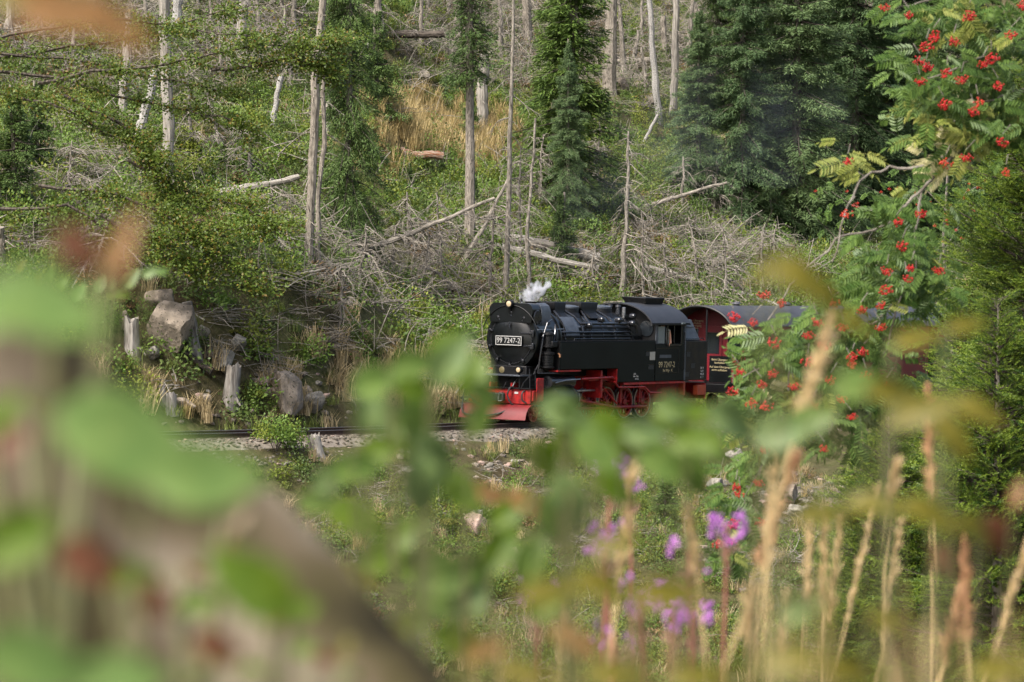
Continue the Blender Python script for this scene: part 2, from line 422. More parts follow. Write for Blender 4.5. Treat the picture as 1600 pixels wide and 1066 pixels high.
M['carred'] = plain("dark_red_carriage_paint", (.1, .0025, .007), .45, 0, .3, 2)
M['carcream'] = plain("cream_carriage_paint", (.4, .33, .2), .5, 0, .1, 2)
M['roof'] = plain("grey_carriage_roof", (.028, .029, .034), .6, 0, .35, 3)
M['glass'] = plain("dark_window_glass", (.012, .015, .018), .08, 0, .1, 2, spec=.8)
M['paleglass'] = plain("glass_with_painted_sky", (.12, .145, .16), .12, 0, .1, 2, spec=.8)  # pale base colour stands in for the sky reflected in the cab pane
M['coal'] = plain("coal", (.01, .01, .011), .35, 0, .5, 20, .8)
M['crank'] = plain("oily_rod_steel", (.12, .03, .02), .4, .4, .4, 6)
def lamp_mat():
    m, n, b = nodes("lit_headlamp_lens"); b.inputs["Base Color"].default_value = (.16, .13, .085, 1)
    b.inputs["Emission Color"].default_value = (1, .74, .42, 1); b.inputs["Emission Strength"].default_value = .13; return m
M['lamp'] = lamp_mat()

loco = thing("steam_locomotive", "black tank steam locomotive with red frame and number plate 99 7247-2", "locomotive", (P0[0], P0[1], .003), (0, -GRADE, HEAD))
ZC, RB = 2.5, .91                       # smokebox axis height and radius
def sb(g, s0, s1, y0, y1, z0, z1): return g.box(-s1, -s0, y0, y1, z0, z1)
def pt(s, y, z): return (-s, y, z)
# frame and front
part("frame", sb(sb(sb(G(), .06, 10.0, -.42, -.36, .45, 1.2), .06, 10.0, .36, .42, .45, 1.2), .7, 10.0, -.3, .3, .95, 1.35), M['red'], loco)
part("boiler_underside", sb(sb(G(), 1.9, 6.7, -.6, .6, 1.36, 1.75), .5, 1.95, -.62, .62, 1.0, 1.7), M['soot'], loco, bevel=.03)
bb = part("buffer_beam", sb(G(), 0, .06, -1.12, 1.12, .58, 1.02), M['red'], loco, bevel=.015)
gp = G()
prof = [(-.02, .56), (.1, .545), (.22, .47), (.33, .33), (.4, .12)]          # (ahead, height): rounded snow plough
k = len(prof); ys_ = np.linspace(-1.2, 1.2, 13); V = []
for y in ys_:
    V += [(a + .02 * math.cos(y * 2), y, b) for a, b in prof] + [(a - .012 + .02 * math.cos(y * 2), y, b - .008) for a, b in prof[::-1]]
K = 2 * k
gp.add(V, [(i * K + j, i * K + (j + 1) % K, (i + 1) * K + (j + 1) % K, (i + 1) * K + j) for i in range(12) for j in range(K)] + [tuple(range(K - 1, -1, -1)), tuple(12 * K + j for j in range(K))])
part("snow_plough", gp, M['redworn'], loco)
part("ballast_brush", sb(G(), -.3, -.24, -.28, .1, .02, .14), M['rubber'], loco, bevel=.01)
# step boxes at both front corners
for sg in (-1, 1):
    st = part("step_box", sb(sb(G(), .07, .55, min(.62 * sg, 1.17 * sg), max(.62 * sg, 1.17 * sg), .68, .98), .2, .58, sg * 1.2 - .012, sg * 1.2 + .012, .66, 1.36), M['red'], loco, bevel=.012)
    part("step", sb(G(), .12, .6, sg * 1.16 - .12, sg * 1.16 + .12, .52, .55), M['soot'], loco)
    hr = G()
    for s_ in (.0, .3):
        hr.tube([pt(s_ + .03, sg * 1.08, .99), pt(s_ + .16, sg * .98, 1.3), pt(s_ + .34, sg * .84, 1.62)], .016, 6)
    for t in (.25, .5, .75):
        hr.tube([pt(.03 + .3 * t, sg * (1.08 - .22 * t), .99 + .63 * t), pt(.33 + .3 * t, sg * (1.08 - .22 * t), .99 + .63 * t)], .013, 6)
    part("ladder", hr, M['soot'], loco)
part("coupler_plate", sb(G().cyl(pt(-.16, 0, .78), pt(0, 0, .78), .11, 14), -.28, -.16, -.34, .34, .66, .9), M['rubber'], loco, bevel=.03)
part("coupling_link", G().tube([pt(-.34, .2, .66), pt(-.34, .34, .67), pt(-.34, .36, .93), pt(-.34, .23, .92), pt(-.34, .2, .67)], .016, 6), M['steel'], loco)
part("number_dot", sb(G(), -.006, -.001, .55, .68, .88, .94), M['white'], loco)
for nm, P in (("brake_hose", [(-.02, -1.1, .98), (-.16, -1.14, .95), (-.24, -1.16, .6), (-.42, -1.02, .28), (-.46, -.6, .2), (-.46, -.1, .22), (-.4, .3, .3), (-.1, .55, .46)]),
              ("heating_hose", [(-.02, .5, 1.08), (-.14, .47, 1.05), (-.18, .42, .85), (-.14, .5, .62), (-.02, .6, .5)]),
              ("air_hose", [(-.02, .92, .98), (-.12, .9, .9), (-.12, .92, .7), (-.03, 1.0, .62)]),
              ("signal_hose", [(-.02, -.75, 1.05), (-.2, -.82, 1.0), (-.24, -.92, .8), (-.2, -.7, .6)])):
    P = np.array([pt(*q) for q in P]); t = np.linspace(0, len(P) - 1, 24)
    from_i = np.clip(t.astype(int), 0, len(P) - 2); fr = (t - from_i)[:, None]
    Pm = P[np.clip(from_i - 1, 0, None)]; P1, P2 = P[from_i], P[from_i + 1]; P3 = P[np.clip(from_i + 2, None, len(P) - 1)]
    C = .5 * (2 * P1 + (P2 - Pm) * fr + (2 * Pm - 5 * P1 + 4 * P2 - P3) * fr ** 2 + (3 * P1 - Pm - 3 * P2 + P3) * fr ** 3)
    part(nm, G().tube(C, .026, 8), M['rubber'], loco)
part("coupling_lever", G().tube([pt(-.1, -1.32, .7), pt(-.1, -.95, .72)], .03, 6).tube([pt(-.1, -.98, .72), pt(-.12, -1.0, .88), pt(-.06, -.9, .98)], .018, 6), M['rubber'], loco)
# platform with lamps
pf = part("front_platform", sb(G(), -.06, .55, -.78, .78, 1.40, 1.44), M['greysheet'], loco, bevel=.006)
part("platform_bracket", sb(sb(G(), .05, .5, -.7, -.66, 1.02, 1.4), .05, .5, .66, .7, 1.02, 1.4).prism([(-.45, 1.02), (.45, 1.02), (.6, 1.4), (-.6, 1.4)], -.5, -.42), M['soot'], loco)
part("beam_shelf", sb(G(), -.06, .3, -1.0, 1.14, 1.03, 1.06), M['soot'], loco)
for y in (.15, .45, .78):
    part("pipe", G().tube([pt(.02, y, 1.06), pt(.05, y + .04, 1.2), pt(.35, y + .08, 1.42)], .02, 7), M['steel'] if y == .45 else M['soot'], loco)
def headlamp(s, y, z, r=.11, lit=True):
    h = part("headlamp", G().lathe(pt(s, y, z), (1, 0, 0), [(-.16, .05), (-.14, r * .8), (-.05, r), (.05, r), (.055, r * .86), (.02, r * .8)], 20), M['soot'], loco)
    part("lens", G().lathe(pt(s, y, z), (1, 0, 0), [(.02, r * .01), (.025, r * .66), (.05, r * .45), (.06, r * .05)], 20), M['lamp'] if lit else M['carcream'], h)
    part("lamp_bracket", G().cyl(pt(s + .06, y, z - r), pt(s + .06, y, z - r - .08), .03, 8), M['soot'], loco)
headlamp(.02, .66, 1.60); headlamp(.02, -.66, 1.60)
part("unlit_centre_lamp", G().lathe(pt(.05, .05, 1.58), (1, 0, 0), [(-.05, .05), (.02, .1), (.03, .08)], 14), plain('dim_yellowed_glass', (.12, .1, .05), .3), loco)  # small unlit lamp with a yellowish lens between the two headlamps
# smokebox
smb = part("smokebox", G().lathe(pt(0, 0, ZC), (-1, 0, 0), [(.6, .6), (.6, RB), (.66, RB + .015), (.7, RB), (1.85, RB), (1.86, RB + .04), (1.92, RB + .04), (1.93, .8)], 56), M['black'], loco)
sd_ = part("smokebox_door", G().lathe(pt(0, 0, ZC), (1, 0, 0), [(-.61, .72), (-.585, .72), (-.575, .68), (-.54, .62), (-.5, .4), (-.485, .05)], 56), M['black'], loco)
part("door_ring", G().lathe(pt(0, 0, ZC), (1, 0, 0), [(-.605, .76), (-.58, .76), (-.58, .725), (-.605, .72)], 56), M['sheen'], loco)
for k in range(10):
    a = k * math.tau / 10 + .3
    c, s_ = math.cos(a), math.sin(a)
    part("door_clamp", G().tube([pt(.57, .84 * c, ZC + .84 * s_), pt(.53, .68 * c, ZC + .68 * s_)], .028, 7).lathe(pt(.56, .79 * c, ZC + .79 * s_), (1, 0, 0), [(-.02, .05), (.05, .05), (.06, .03)], 8), M['sheen'], loco)
for dz in (-.2, .18):
    part("door_hinge", sb(G(), .5, .58, .3, .78, ZC + dz - .03, ZC + dz + .03).cyl(pt(.54, .8, ZC + dz - .09), pt(.54, .8, ZC + dz + .09), .04, 8), M['sheen'], loco, bevel=.008)
part("top_handle", G().lathe(pt(.48, 0, ZC + .43), (1, 0, 0), [(-.03, .05), (.03, .05)], 8).tube([pt(.46, 0, ZC + .52), pt(.44, .03, ZC + .3)], .018, 6), M['sheen'], loco)
# number plate
pl = part("number_plate", sb(G(), .43, .455, -.48, .48, ZC - .2, ZC + .1), M['black'], loco, bevel=.006)
e = .022; bd = G()
for y0, y1, z0, z1 in ((-.47, .47, ZC - .19, ZC - .19 + e), (-.47, .47, ZC + .09 - e, ZC + .09), (-.47, -.47 + e, ZC - .19 + e, ZC + .09 - e), (.47 - e, .47, ZC - .19 + e, ZC + .09 - e)):
    sb(bd, .424, .4302, y0, y1, z0, z1)
part("plate_border", bd, M['white'], pl)
text("plate_number", "99 7247-2", .225, M['white'], pl, pt(.424, 0, ZC - .053), (R(90), 0, R(90)), width=.84)
# feed water heater box over the smokebox, with the top lamp and a handrail
arc = [(-.74, 3.0), (-.78, 3.38)] + [(-.78 + .2 - .2 * math.cos(t), 3.38 + .2 * math.sin(t)) for t in np.linspace(.2, math.pi / 2, 5)] + \
      [(.78 - .2 + .2 * math.sin(t), 3.38 + .2 * math.cos(t)) for t in np.linspace(0, math.pi / 2 - .2, 5)] + [(.78, 3.38), (.74, 3.0)]
part("preheater_box", G().prism(arc[::-1], -1.45, -.52), M['black'], loco)
part("preheater_cover", G().lathe(pt(.78, .0, 3.17), (0, 1, 0), [(.785, .2), (.8, .22), (.82, .2), (.83, .05)], 20), M['sheen'], loco)
part("preheater_side_highlight", G().prism([(.795, 2.95), (.795, 3.36), (.73, 3.5), (.6, 3.585), (.6, 3.6), (.75, 3.515), (.815, 3.37), (.815, 2.95)][::-1], -1.47, -.98), M['greysheet'], loco)  # grey skin paints the light caught by the black box's curved side
headlamp(.42, 0, 3.56, .13)
hh = [pt(.5, 1.02 * math.sin(t), ZC + 1.02 * math.cos(t)) for t in np.linspace(-1.25, 1.25, 20)]
part("handrail", G().tube(hh, .014, 6), M['soot'], loco)
part("side_handrail", G().tube([pt(.5, .98, ZC + .3), pt(1.9, 1.0, ZC + .32)], .014, 6), M['steel'], loco)
part("bell", G().lathe(pt(.62, .28, 3.62), (0, 0, 1), [(0, .07), (.05, .06), (.09, .035), (.11, .01)], 12), M['soot'], loco)
part("chimney", G().lathe(pt(1.72, 0, 3.1), (0, 0, 1), [(0, .34), (.15, .24), (.3, .22), (.44, .22), (.5, .26), (.53, .26), (.53, .2), (.2, .19)], 24), M['soot'], loco)
# boiler, bands, domes and sand boxes
part("boiler", G().lathe(pt(0, 0, ZC), (-1, 0, 0), [(1.9, .79), (6.78, .79)], 48), M['black'], loco)
for s_ in (2.35, 3.05, 3.75, 4.5, 5.3, 6.1):
    part("boiler_band", G().lathe(pt(0, 0, ZC), (-1, 0, 0), [(s_, .795), (s_, .806), (s_ + .07, .806), (s_ + .07, .795)], 48), M['sheen'], loco)
for s_, ln in ((2.75, .66), (4.4, 1.0)):
    h = ln / 2
    V = [pt(s_ + a * h * f, b * .34 * f2, z) for z, f, f2 in ((ZC + .62, .55, 1.7), (ZC + .8, .62, 1.0), (3.42, .95, .9), (3.6, 1, .95), (3.63, .97, .9)) for a, b in ((-1, -1), (1, -1), (1, 1), (-1, 1))]
    f = [(i * 4 + j, i * 4 + (j + 1) % 4, (i + 1) * 4 + (j + 1) % 4, (i + 1) * 4 + j) for i in range(4) for j in range(4)] + [(3, 2, 1, 0), (16, 17, 18, 19)]
    part("sand_box", G().add(V, f), M['soot'], loco, bevel=.03)
    for a in (-1, 1):
        part("sand_pipe", G().tube([pt(s_ + a * h * .9, .3, 3.35), pt(s_ + a * (h + .12), .55, 3.18), pt(s_ + a * (h + .18), .8, 2.9), pt(s_ + a * (h + .2), .86, 2.5)], .035, 8), M['sheen'], loco)
    part("chute", G().add([pt(s_ + h * .7, .3, 3.32), pt(s_ + h + .15, .3, 3.32), pt(s_ + h + .38, .72, 2.86), pt(s_ + h * .95, .72, 2.86), pt(s_ + h * .7, .28, 3.28), pt(s_ + h + .15, .28, 3.28), pt(s_ + h + .38, .7, 2.82), pt(s_ + h * .95, .7, 2.82)],
                          [(0, 1, 2, 3), (7, 6, 5, 4), (0, 4, 5, 1), (1, 5, 6, 2), (2, 6, 7, 3), (3, 7, 4, 0)]), M['greysheet'], loco)
for s_ in (3.62, 5.5):
    dm = part("steam_dome", G().lathe(pt(s_, 0, ZC + .6), (0, 0, 1), [(0, .5), (.15, .4), (.2, .36), (.34, .36), (.37, .34), (.39, .26), (.4, .02)], 28), M['soot'], loco)
    part("dome_cap", G().lathe(pt(s_, 0, ZC + .93), (0, 0, 1), [(0, .375), (.05, .375), (.07, .34), (.1, .2), (.11, .02)], 28), M['greysheet'], dm)
part("safety_valve", G().lathe(pt(6.35, .15, ZC + .75), (0, 0, 1), [(0, .1), (.2, .08), (.22, .11), (.3, .09)], 12).lathe(pt(6.35, -.15, ZC + .75), (0, 0, 1), [(0, .1), (.2, .08), (.22, .11), (.3, .09)], 12), M['sheen'], loco)
part("whistle", G().lathe(pt(6.2, .45, ZC + .62), (0, 0, 1), [(0, .04), (.1, .04), (.1, .06), (.34, .06), (.36, .03)], 10), M['steel'], loco)
for z, y, s0, s1, r in ((2.98, .84, 3.2, 6.3, .045), (2.86, .9, 3.4, 5.9, .03), (2.72, .9, 2.0, 6.0, .04), (2.6, .93, 2.0, 6.5, .022)):
    part("boiler_pipe", G().tube([pt(s0, y - .1, z), pt(s0 + .1, y, z), pt(s1 - .2, y, z), pt(s1, y, z - .08), pt(s1 + .05, y, z - .3)], r, 9), M['sheen'] if r > .035 else M['soot'], loco)
for s_, z, y in ((3.5, 2.92, .86), (4.3, 3.1, .8), (5.3, 3.08, .8), (6.0, 2.98, .86), (6.3, 3.2, .7)):
    part("valve", G().lathe(pt(s_, y, z), (0, 1, 0), [(-.06, .08), (.05, .1), (.1, .085), (.13, .03)], 14), M['sheen'], loco)
part("lagging_sheet", G().add([pt(s_, (RB + .012 + o) * math.sin(t), ZC + (RB + .012 + o) * math.cos(t)) for o in (0, .01) for s_ in (2.2, 2.95) for t in np.linspace(.75, 1.45, 7)],
     [(i, i + 1, 7 + i + 1, 7 + i) for i in range(6)] + [(14 + i, 14 + 7 + i, 14 + 8 + i, 14 + i + 1) for i in range(6)]), M['greysheet'], loco)
# air pump and pipework on the near side of the smokebox
pump = part("air_pump", G().lathe(pt(1.05, 1.02, 1.62), (0, 0, 1), [(0, .15), (.04, .2), (.08, .2), (.1, .16), (.42, .16), (.44, .2), (.5, .2), (.54, .09), (.62, .09), (.66, .19), (.72, .19), (.74, .15), (1.02, .15), (1.04, .19), (1.1, .18), (1.13, .05)], 20), M['soot'], loco)
for i in range(6):
    part("cooling_fin", G().lathe(pt(1.05, 1.02, 1.74 + i * .052), (0, 0, 1), [(0, .185), (.016, .185)], 18), M['sheen'], pump)
part("pump_bracket", sb(G(), .9, 1.25, .74, .95, 1.5, 1.62), M['soot'], loco)
for P, r in (([(.72, .9, 1.5), (.74, .95, 2.0), (.8, 1.0, 2.6), (1.0, 1.0, 3.0), (1.4, .9, 3.1)], .03), ([(1.2, 1.1, 2.4), (1.3, 1.1, 2.75), (1.45, 1.0, 2.95), (1.6, .9, 2.95), (1.65, .92, 2.5), (1.6, 1.0, 1.9)], .028), ([(.66, .85, 2.9), (.8, 1.0, 2.7), (.95, 1.1, 2.6), (.98, 1.1, 2.3)], .022), ([(.62, .8, 1.45), (.7, .9, 1.75), (1.2, 1.05, 1.5), (1.8, 1.1, 1.5)], .022), ([(.5, 1.05, 1.5), (.9, 1.22, 1.5), (1.35, 1.22, 1.5)], .018)):
    part("pipe", G().tube([pt(*q) for q in P], r, 8), M['sheen'], loco)
part("lubricator", sb(G(), 1.0, 1.28, 1.02, 1.22, 2.28, 2.46), M['soot'], loco, bevel=.02)
part("copper_elbow", G().tube([pt(1.3, 1.22, 2.1), pt(1.33, 1.26, 2.06), pt(1.33, 1.27, 1.98)], .03, 8), M['copper'], loco)
# water tanks
for sg in (-1, 1):
    a, b = sorted((sg * .82, sg * 1.27))
    poly = [(-6.8, 1.17), (-4.62, 1.17), (-4.62, 1.6), (-1.38, 1.6), (-1.38, 2.44), (-6.8, 2.44)]
    tk = part("water_tank", G().prism(poly, a, b, axis=1), M['tankblack'], loco, bevel=.018)
    part("tank_rim", sb(sb(G(), 1.36, 6.8, a - .004, b + .004, 2.445, 2.462), 1.34, 1.37, a + .02, b - .02, 1.58, 2.44), M['soot'], tk)
    part("handrail", G().tube([pt(2.2, sg * 1.2, 2.47), pt(2.22, sg * 1.2, 2.53), pt(5.4, sg * 1.2, 2.53), pt(5.42, sg * 1.2, 2.47)], .013, 6), M['sheen'], tk)
    part("tank_foot", sb(G(), 1.2, 2.5, min(sg * .95, sg * 1.28), max(sg * .95, sg * 1.28), 1.54, 1.585), M['red'], loco)
    ry0, ry1 = sorted((sg * .9, sg * 1.262))
    part("tank_notch_plate", sb(G(), 4.585, 4.612, ry0, ry1, 1.16, 1.59), M['red'], loco)
    part("sole_bar", sb(G(), 5.0, 8.6, min(sg * 1.12, sg * 1.26), max(sg * 1.12, sg * 1.26), 1.08, 1.15), M['red'], loco, bevel=.008)
for s_, z in ((6.25, 1.97), (6.42, 1.55), ):
    st = part("step_recess", sb(G(), s_, s_ + .3, 1.262, 1.276, z, z + .14), M['rubber'], loco)
    part("recess_lip", sb(G(), s_ - .02, s_ + .32, 1.262, 1.29, z + .142, z + .16), M['sheen'], st)
part("paper_notice", sb(G(), 6.48, 6.79, 1.272, 1.28, 1.84, 2.1), M['paper'], loco)
for i, tx in enumerate(("26.5.", "Unt. 15.6.", "A 15.6.")):
    text("tank_lettering", tx, .075, M['white'], loco, pt(5.62 + .06 * i, 1.274, 1.42 - .08 * i), (R(90), 0, R(180)))
# cab
for sg in (-1, 1):
    y0, y1 = sorted((sg * 1.25, sg * 1.28))
    part("cab_side", sb(G(), 6.82, 8.55, y0, y1, 1.18, 2.35), M['tankblack'], loco, bevel=.006)
    part("window_header", sb(G(), 6.942, 8.418, y0, y1, 2.92, 3.02), M['tankblack'], loco)
    for a_, b_ in ((6.82, 6.94), (7.36, 7.42), (8.42, 8.55)):
        part("window_post", sb(G(), a_, b_, y0, y1, 2.352, 3.02 if a_ != 7.36 else 2.918), M['greysheet' if a_ == 6.82 else 'tankblack'], loco)  # front post grey instead of black: light on the corner put into the colour
fw = [(-1.245, 1.5), (1.245, 1.5), (1.245, 3.02)] + [(1.245 * math.cos(t), 3.02 + .54 * math.sin(t)) for t in np.linspace(.15, math.pi - .15, 12)] + [(-1.245, 3.02)]
part("cab_front_wall", G().prism(fw, -6.86, -6.82), M['soot'], loco)
part("cab_rear_wall", G().prism(fw, -8.55, -8.51), M['soot'], loco)
part("cab_floor", sb(G(), 6.86, 8.51, -1.24, 1.24, 1.3, 1.36), M['soot'], loco)
for sg in (-1, 1):
    part("front_window", G().lathe(pt(6.8, sg * .93, 2.82), (1, 0, 0), [(-.015, .25), (.01, .25), (.014, .2)], 20), M['glass'], loco)
ro = [(1.4 * math.sin(t), 3.0 + .62 * (math.cos(t) - math.cos(1.3)) / (1 - math.cos(1.3))) for t in np.linspace(-1.3, 1.3, 19)]
ri = [(y * .985, z - .035) for y, z in ro]
g = G(); nR = len(ro); V = []
for s_ in (6.45, 8.75):
    V += [pt(s_, *q) for q in ro] + [pt(s_, *q) for q in ri]
g.add(V, [(i, i + 1, 2 * nR + i + 1, 2 * nR + i) for i in range(nR - 1)] + [(nR + i + 1, nR + i, 3 * nR + i, 3 * nR + i + 1) for i in range(nR - 1)] +
      [(i + 1, i, nR + i, nR + i + 1) for i in range(nR - 1)] + [(2 * nR + i, 2 * nR + i + 1, 3 * nR + i + 1, 3 * nR + i) for i in range(nR - 1)] + [(0, 2 * nR, 3 * nR, nR), (nR - 1, 2 * nR - 1, 4 * nR - 1, 3 * nR - 1)])
M['cabroof'] = plain("dull_black_cab_roof", (.016, .0165, .019), .5, 0, .3, 3)
part("cab_roof", g, M['cabroof'], loco)
part("roof_gutter", sb(G(), 6.45, 8.75, 1.34, 1.375, 2.94, 2.985), M['soot'], loco)
part("roof_vent", G().add([pt(s_, y, z) for s_, y, z in ((7.5, -.3, 3.58), (7.5, .42, 3.5), (8.5, .42, 3.5), (8.5, -.3, 3.58), (7.4, -.42, 3.8), (7.4, .5, 3.78), (8.6, .5, 3.78), (8.6, -.42, 3.8))],
     [(0, 1, 5, 4), (1, 2, 6, 5), (2, 3, 7, 6), (3, 0, 4, 7), (4, 5, 6, 7), (3, 2, 1, 0)]), M['soot'], loco, bevel=.02)
part("roof_lamp", sb(G(), 8.2, 8.4, 1.37, 1.4, 2.97, 3.02), M['paleglass'], loco)
part("window_pane", sb(G(), 6.945, 7.358, 1.256, 1.27, 2.36, 2.895), M['paleglass'], loco)
wf = G()
for s0, s1, z0, z1 in ((7.44, 7.5, 2.3, 2.95), (8.3, 8.36, 2.3, 2.95), (7.5, 8.3, 2.28, 2.33), (7.86, 7.9, 2.33, 2.94)):
    sb(wf, s0, s1, 1.284, 1.31, z0, z1)
part("window_frame", wf, M['sheen'], loco)
part("cab_handrail", G().tube([pt(8.46, 1.29, 1.5), pt(8.46, 1.34, 1.55), pt(8.46, 1.34, 2.7), pt(8.46, 1.29, 2.75)], .015, 6), M['sheen'], loco)
part("cab_door_seam", sb(sb(sb(G(), 6.84, 8.2, 1.2805, 1.29, 2.2, 2.215), 6.9, 8.1, 1.2805, 1.29, 1.42, 1.435), 8.2, 8.22, 1.2805, 1.29, 1.4, 2.2), M['sheen'], loco)
part("maker_plate", sb(G(), 7.05, 7.75, 1.281, 1.289, 1.9, 2.0), M['greysheet'], loco)
text("cab_number", "99 7247-2", .26, M['cream'], loco, pt(7.5, 1.284, 1.68), (R(90), 0, R(180)), width=.98)
text("cab_lettering", "Est Wgr   K", .12, M['cream'], loco, pt(7.56, 1.284, 1.5), (R(90), 0, R(180)))
part("cab_corner_post", sb(G(), 8.56, 8.66, 1.18, 1.28, 1.18, 3.0), M['greysheet'], loco, bevel=.01)  # black post coloured blue-grey to paint the light falling on it
# bunker
bk = part("coal_bunker", sb(G(), 8.68, 10.15, -1.18, 1.18, 1.16, 2.42), M['bunker'], loco, bevel=.02)
V = [pt(s_, y, z) for s_, y, z in ((8.68, -1.1, 2.43), (8.68, 1.1, 2.43), (9.85, 1.1, 2.43), (9.85, -1.1, 2.43), (8.68, -.92, 3.1), (8.68, .92, 3.1), (9.55, .92, 3.1), (9.55, -.92, 3.1))]
part("bunker_top", G().add(V, [(0, 1, 5, 4), (1, 2, 6, 5), (2, 3, 7, 6), (3, 0, 4, 7), (4, 5, 6, 7), (3, 2, 1, 0)]), M['greysheet'], loco, bevel=.02)
part("bunker_rail", G().tube([pt(8.75, 1.14, 2.44), pt(8.76, 1.14, 2.5), pt(9.95, 1.14, 2.5), pt(10.0, 1.14, 2.44)], .016, 6).tube([pt(8.7, 1.0, 2.9), pt(9.5, 1.03, 2.86)], .02, 6), M['sheen'], loco)
for s_, z in ((8.85, 1.92), (9.15, 1.55), (8.8, 1.28)):
    part("step_hole", sb(sb(G(), s_, s_ + .24, 1.1805, 1.186, z, z + .13), s_ - .02, s_ + .26, 1.1805, 1.2, z + .132, z + .15), M['rubber'], loco)
text("bunker_lettering", "Br 8\nLa 9\nWa 8\nK  7", .1, M['white'], loco, pt(9.85, 1.184, 1.4), (R(90), 0, R(180)))
part("rear_beam", sb(G(), 10.15, 10.21, -1.12, 1.12, .55, 1.05), M['red'], loco)
part("rear_step", sb(sb(G(), 8.7, 8.8, 1.0, 1.2, .7, 1.13), 9.6, 10.14, 1.0, 1.18, .68, 1.0), M['orange'], loco, bevel=.01)
# wheels and motion
def wheel_mesh(r, nsp):
    g = G().ring((0, 0, 0), (0, 1, 0), [(-.06, r * .78), (-.06, r * .93), (.06, r * .93), (.06, r * .78)], 32)
    g.lathe((0, 0, 0), (0, 1, 0), [(-.08, .05), (-.08, r * .24), (.09, r * .22), (.1, .05)], 16)
    for k in range(nsp):
        a = k * math.tau / nsp; c, s_ = math.cos(a), math.sin(a)
        g.tube([(c * r * .2, 0, s_ * r * .2), (c * r * .8, 0, s_ * r * .8)], [.045, .03], 6)
    return g
wm, tm = wheel_mesh(.5, 11).mesh("wheel", M['red']), G().ring((0, 0, 0), (0, 1, 0), [(-.07, .465), (-.07, .53), (-.045, .53), (-.04, .5), (.065, .5), (.065, .465)], 32).mesh("tyre", M['steel'])
wm2, tm2 = wheel_mesh(.285, 8).mesh("small_wheel", M['red']), G().ring((0, 0, 0), (0, 1, 0), [(-.07, .265), (-.07, .31), (-.045, .31), (-.04, .285), (.065, .285), (.065, .265)], 28).mesh("small_tyre", M['crank'])
for s_, big in ((.95, 0), (2.95, 1), (4.0, 1), (5.05, 1), (6.1, 1), (7.15, 1), (9.3, 0)):
    for sg in (-1, 1):
        r = .5 if big else .285
        wh = put("wheel", wm if big else wm2, loco, pt(s_, sg * .55, r), (rnd.random() * 3, 0, 0) if False else (0, rnd.random() * 3, 0))
        if sg < 0: wh.rotation_euler = (0, rnd.random() * 3, math.pi)
        put("tyre", tm if big else tm2, wh)
for sg in (-1, 1):
    cy = part("cylinder", G().lathe(pt(0, sg * .95, .72), (-1, 0, 0), [(1.28, .2), (1.3, .36), (1.38, .36), (1.4, .33), (2.3, .33), (2.32, .36), (2.4, .36), (2.42, .2)], 28), M['soot'], loco)
    part("valve_chest", G().lathe(pt(0, sg * .92, 1.22), (-1, 0, 0), [(1.15, .1), (1.17, .2), (2.5, .2), (2.52, .1)], 20), M['sheen'], cy)
    part("coupling_rod", G().tube([pt(2.9, sg * .72, .36), pt(7.2, sg * .72, .36)], .055, 8), M['red'], loco)
    part("connecting_rod", G().tube([pt(2.6, sg * .84, .7), pt(5.1, sg * .84, .38)], .05, 8), M['red'], loco)
    part("crosshead", sb(sb(G(), 2.5, 3.0, sg * .9 - .06, sg * .9 + .06, .6, .85), 2.4, 3.9, sg * .92 - .03, sg * .92 + .03, .9, .96), M['steel'], loco, bevel=.015)
    part("motion_bracket", sb(sb(G(), 3.85, 3.95, min(sg * .5, sg * 1.15), max(sg * .5, sg * 1.15), .7, 1.55), 3.3, 4.5, sg * 1.05 - .02, sg * 1.05 + .02, 1.22, 1.32), M['red'], loco, bevel=.01)
    part("reversing_rod", G().tube([pt(2.7, sg * 1.17, 1.3), pt(4.45, sg * 1.17, 1.33), pt(4.62, sg * 1.2, 1.25)], .04, 8), M['red'], loco)
    part("eccentric_rod", G().tube([pt(4.3, sg * .95, 1.0), pt(5.1, sg * .95, .5)], .03, 7), M['red'], loco)
    part("brake_pipe", G().tube([pt(4.5, sg * 1.22, 1.2), pt(4.75, sg * 1.22, 1.02), pt(6.3, sg * 1.22, 1.0), pt(6.6, sg * 1.22, .82), pt(7.3, sg * 1.22, .8)], .03, 8), M['red'], loco)
    part("spring_hanger", sb(sb(G(), 5.5, 5.6, sg * .8 - .03, sg * .8 + .03, .5, 1.15), 6.6, 6.7, sg * .8 - .03, sg * .8 + .03, .5, 1.15), M['red'], loco)
    part("drain_pipe", G().tube([pt(1.35, sg * 1.1, 1.2), pt(1.8, sg * 1.2, 1.28), pt(2.6, sg * 1.2, 1.3)], .02, 7), M['steel'], loco)

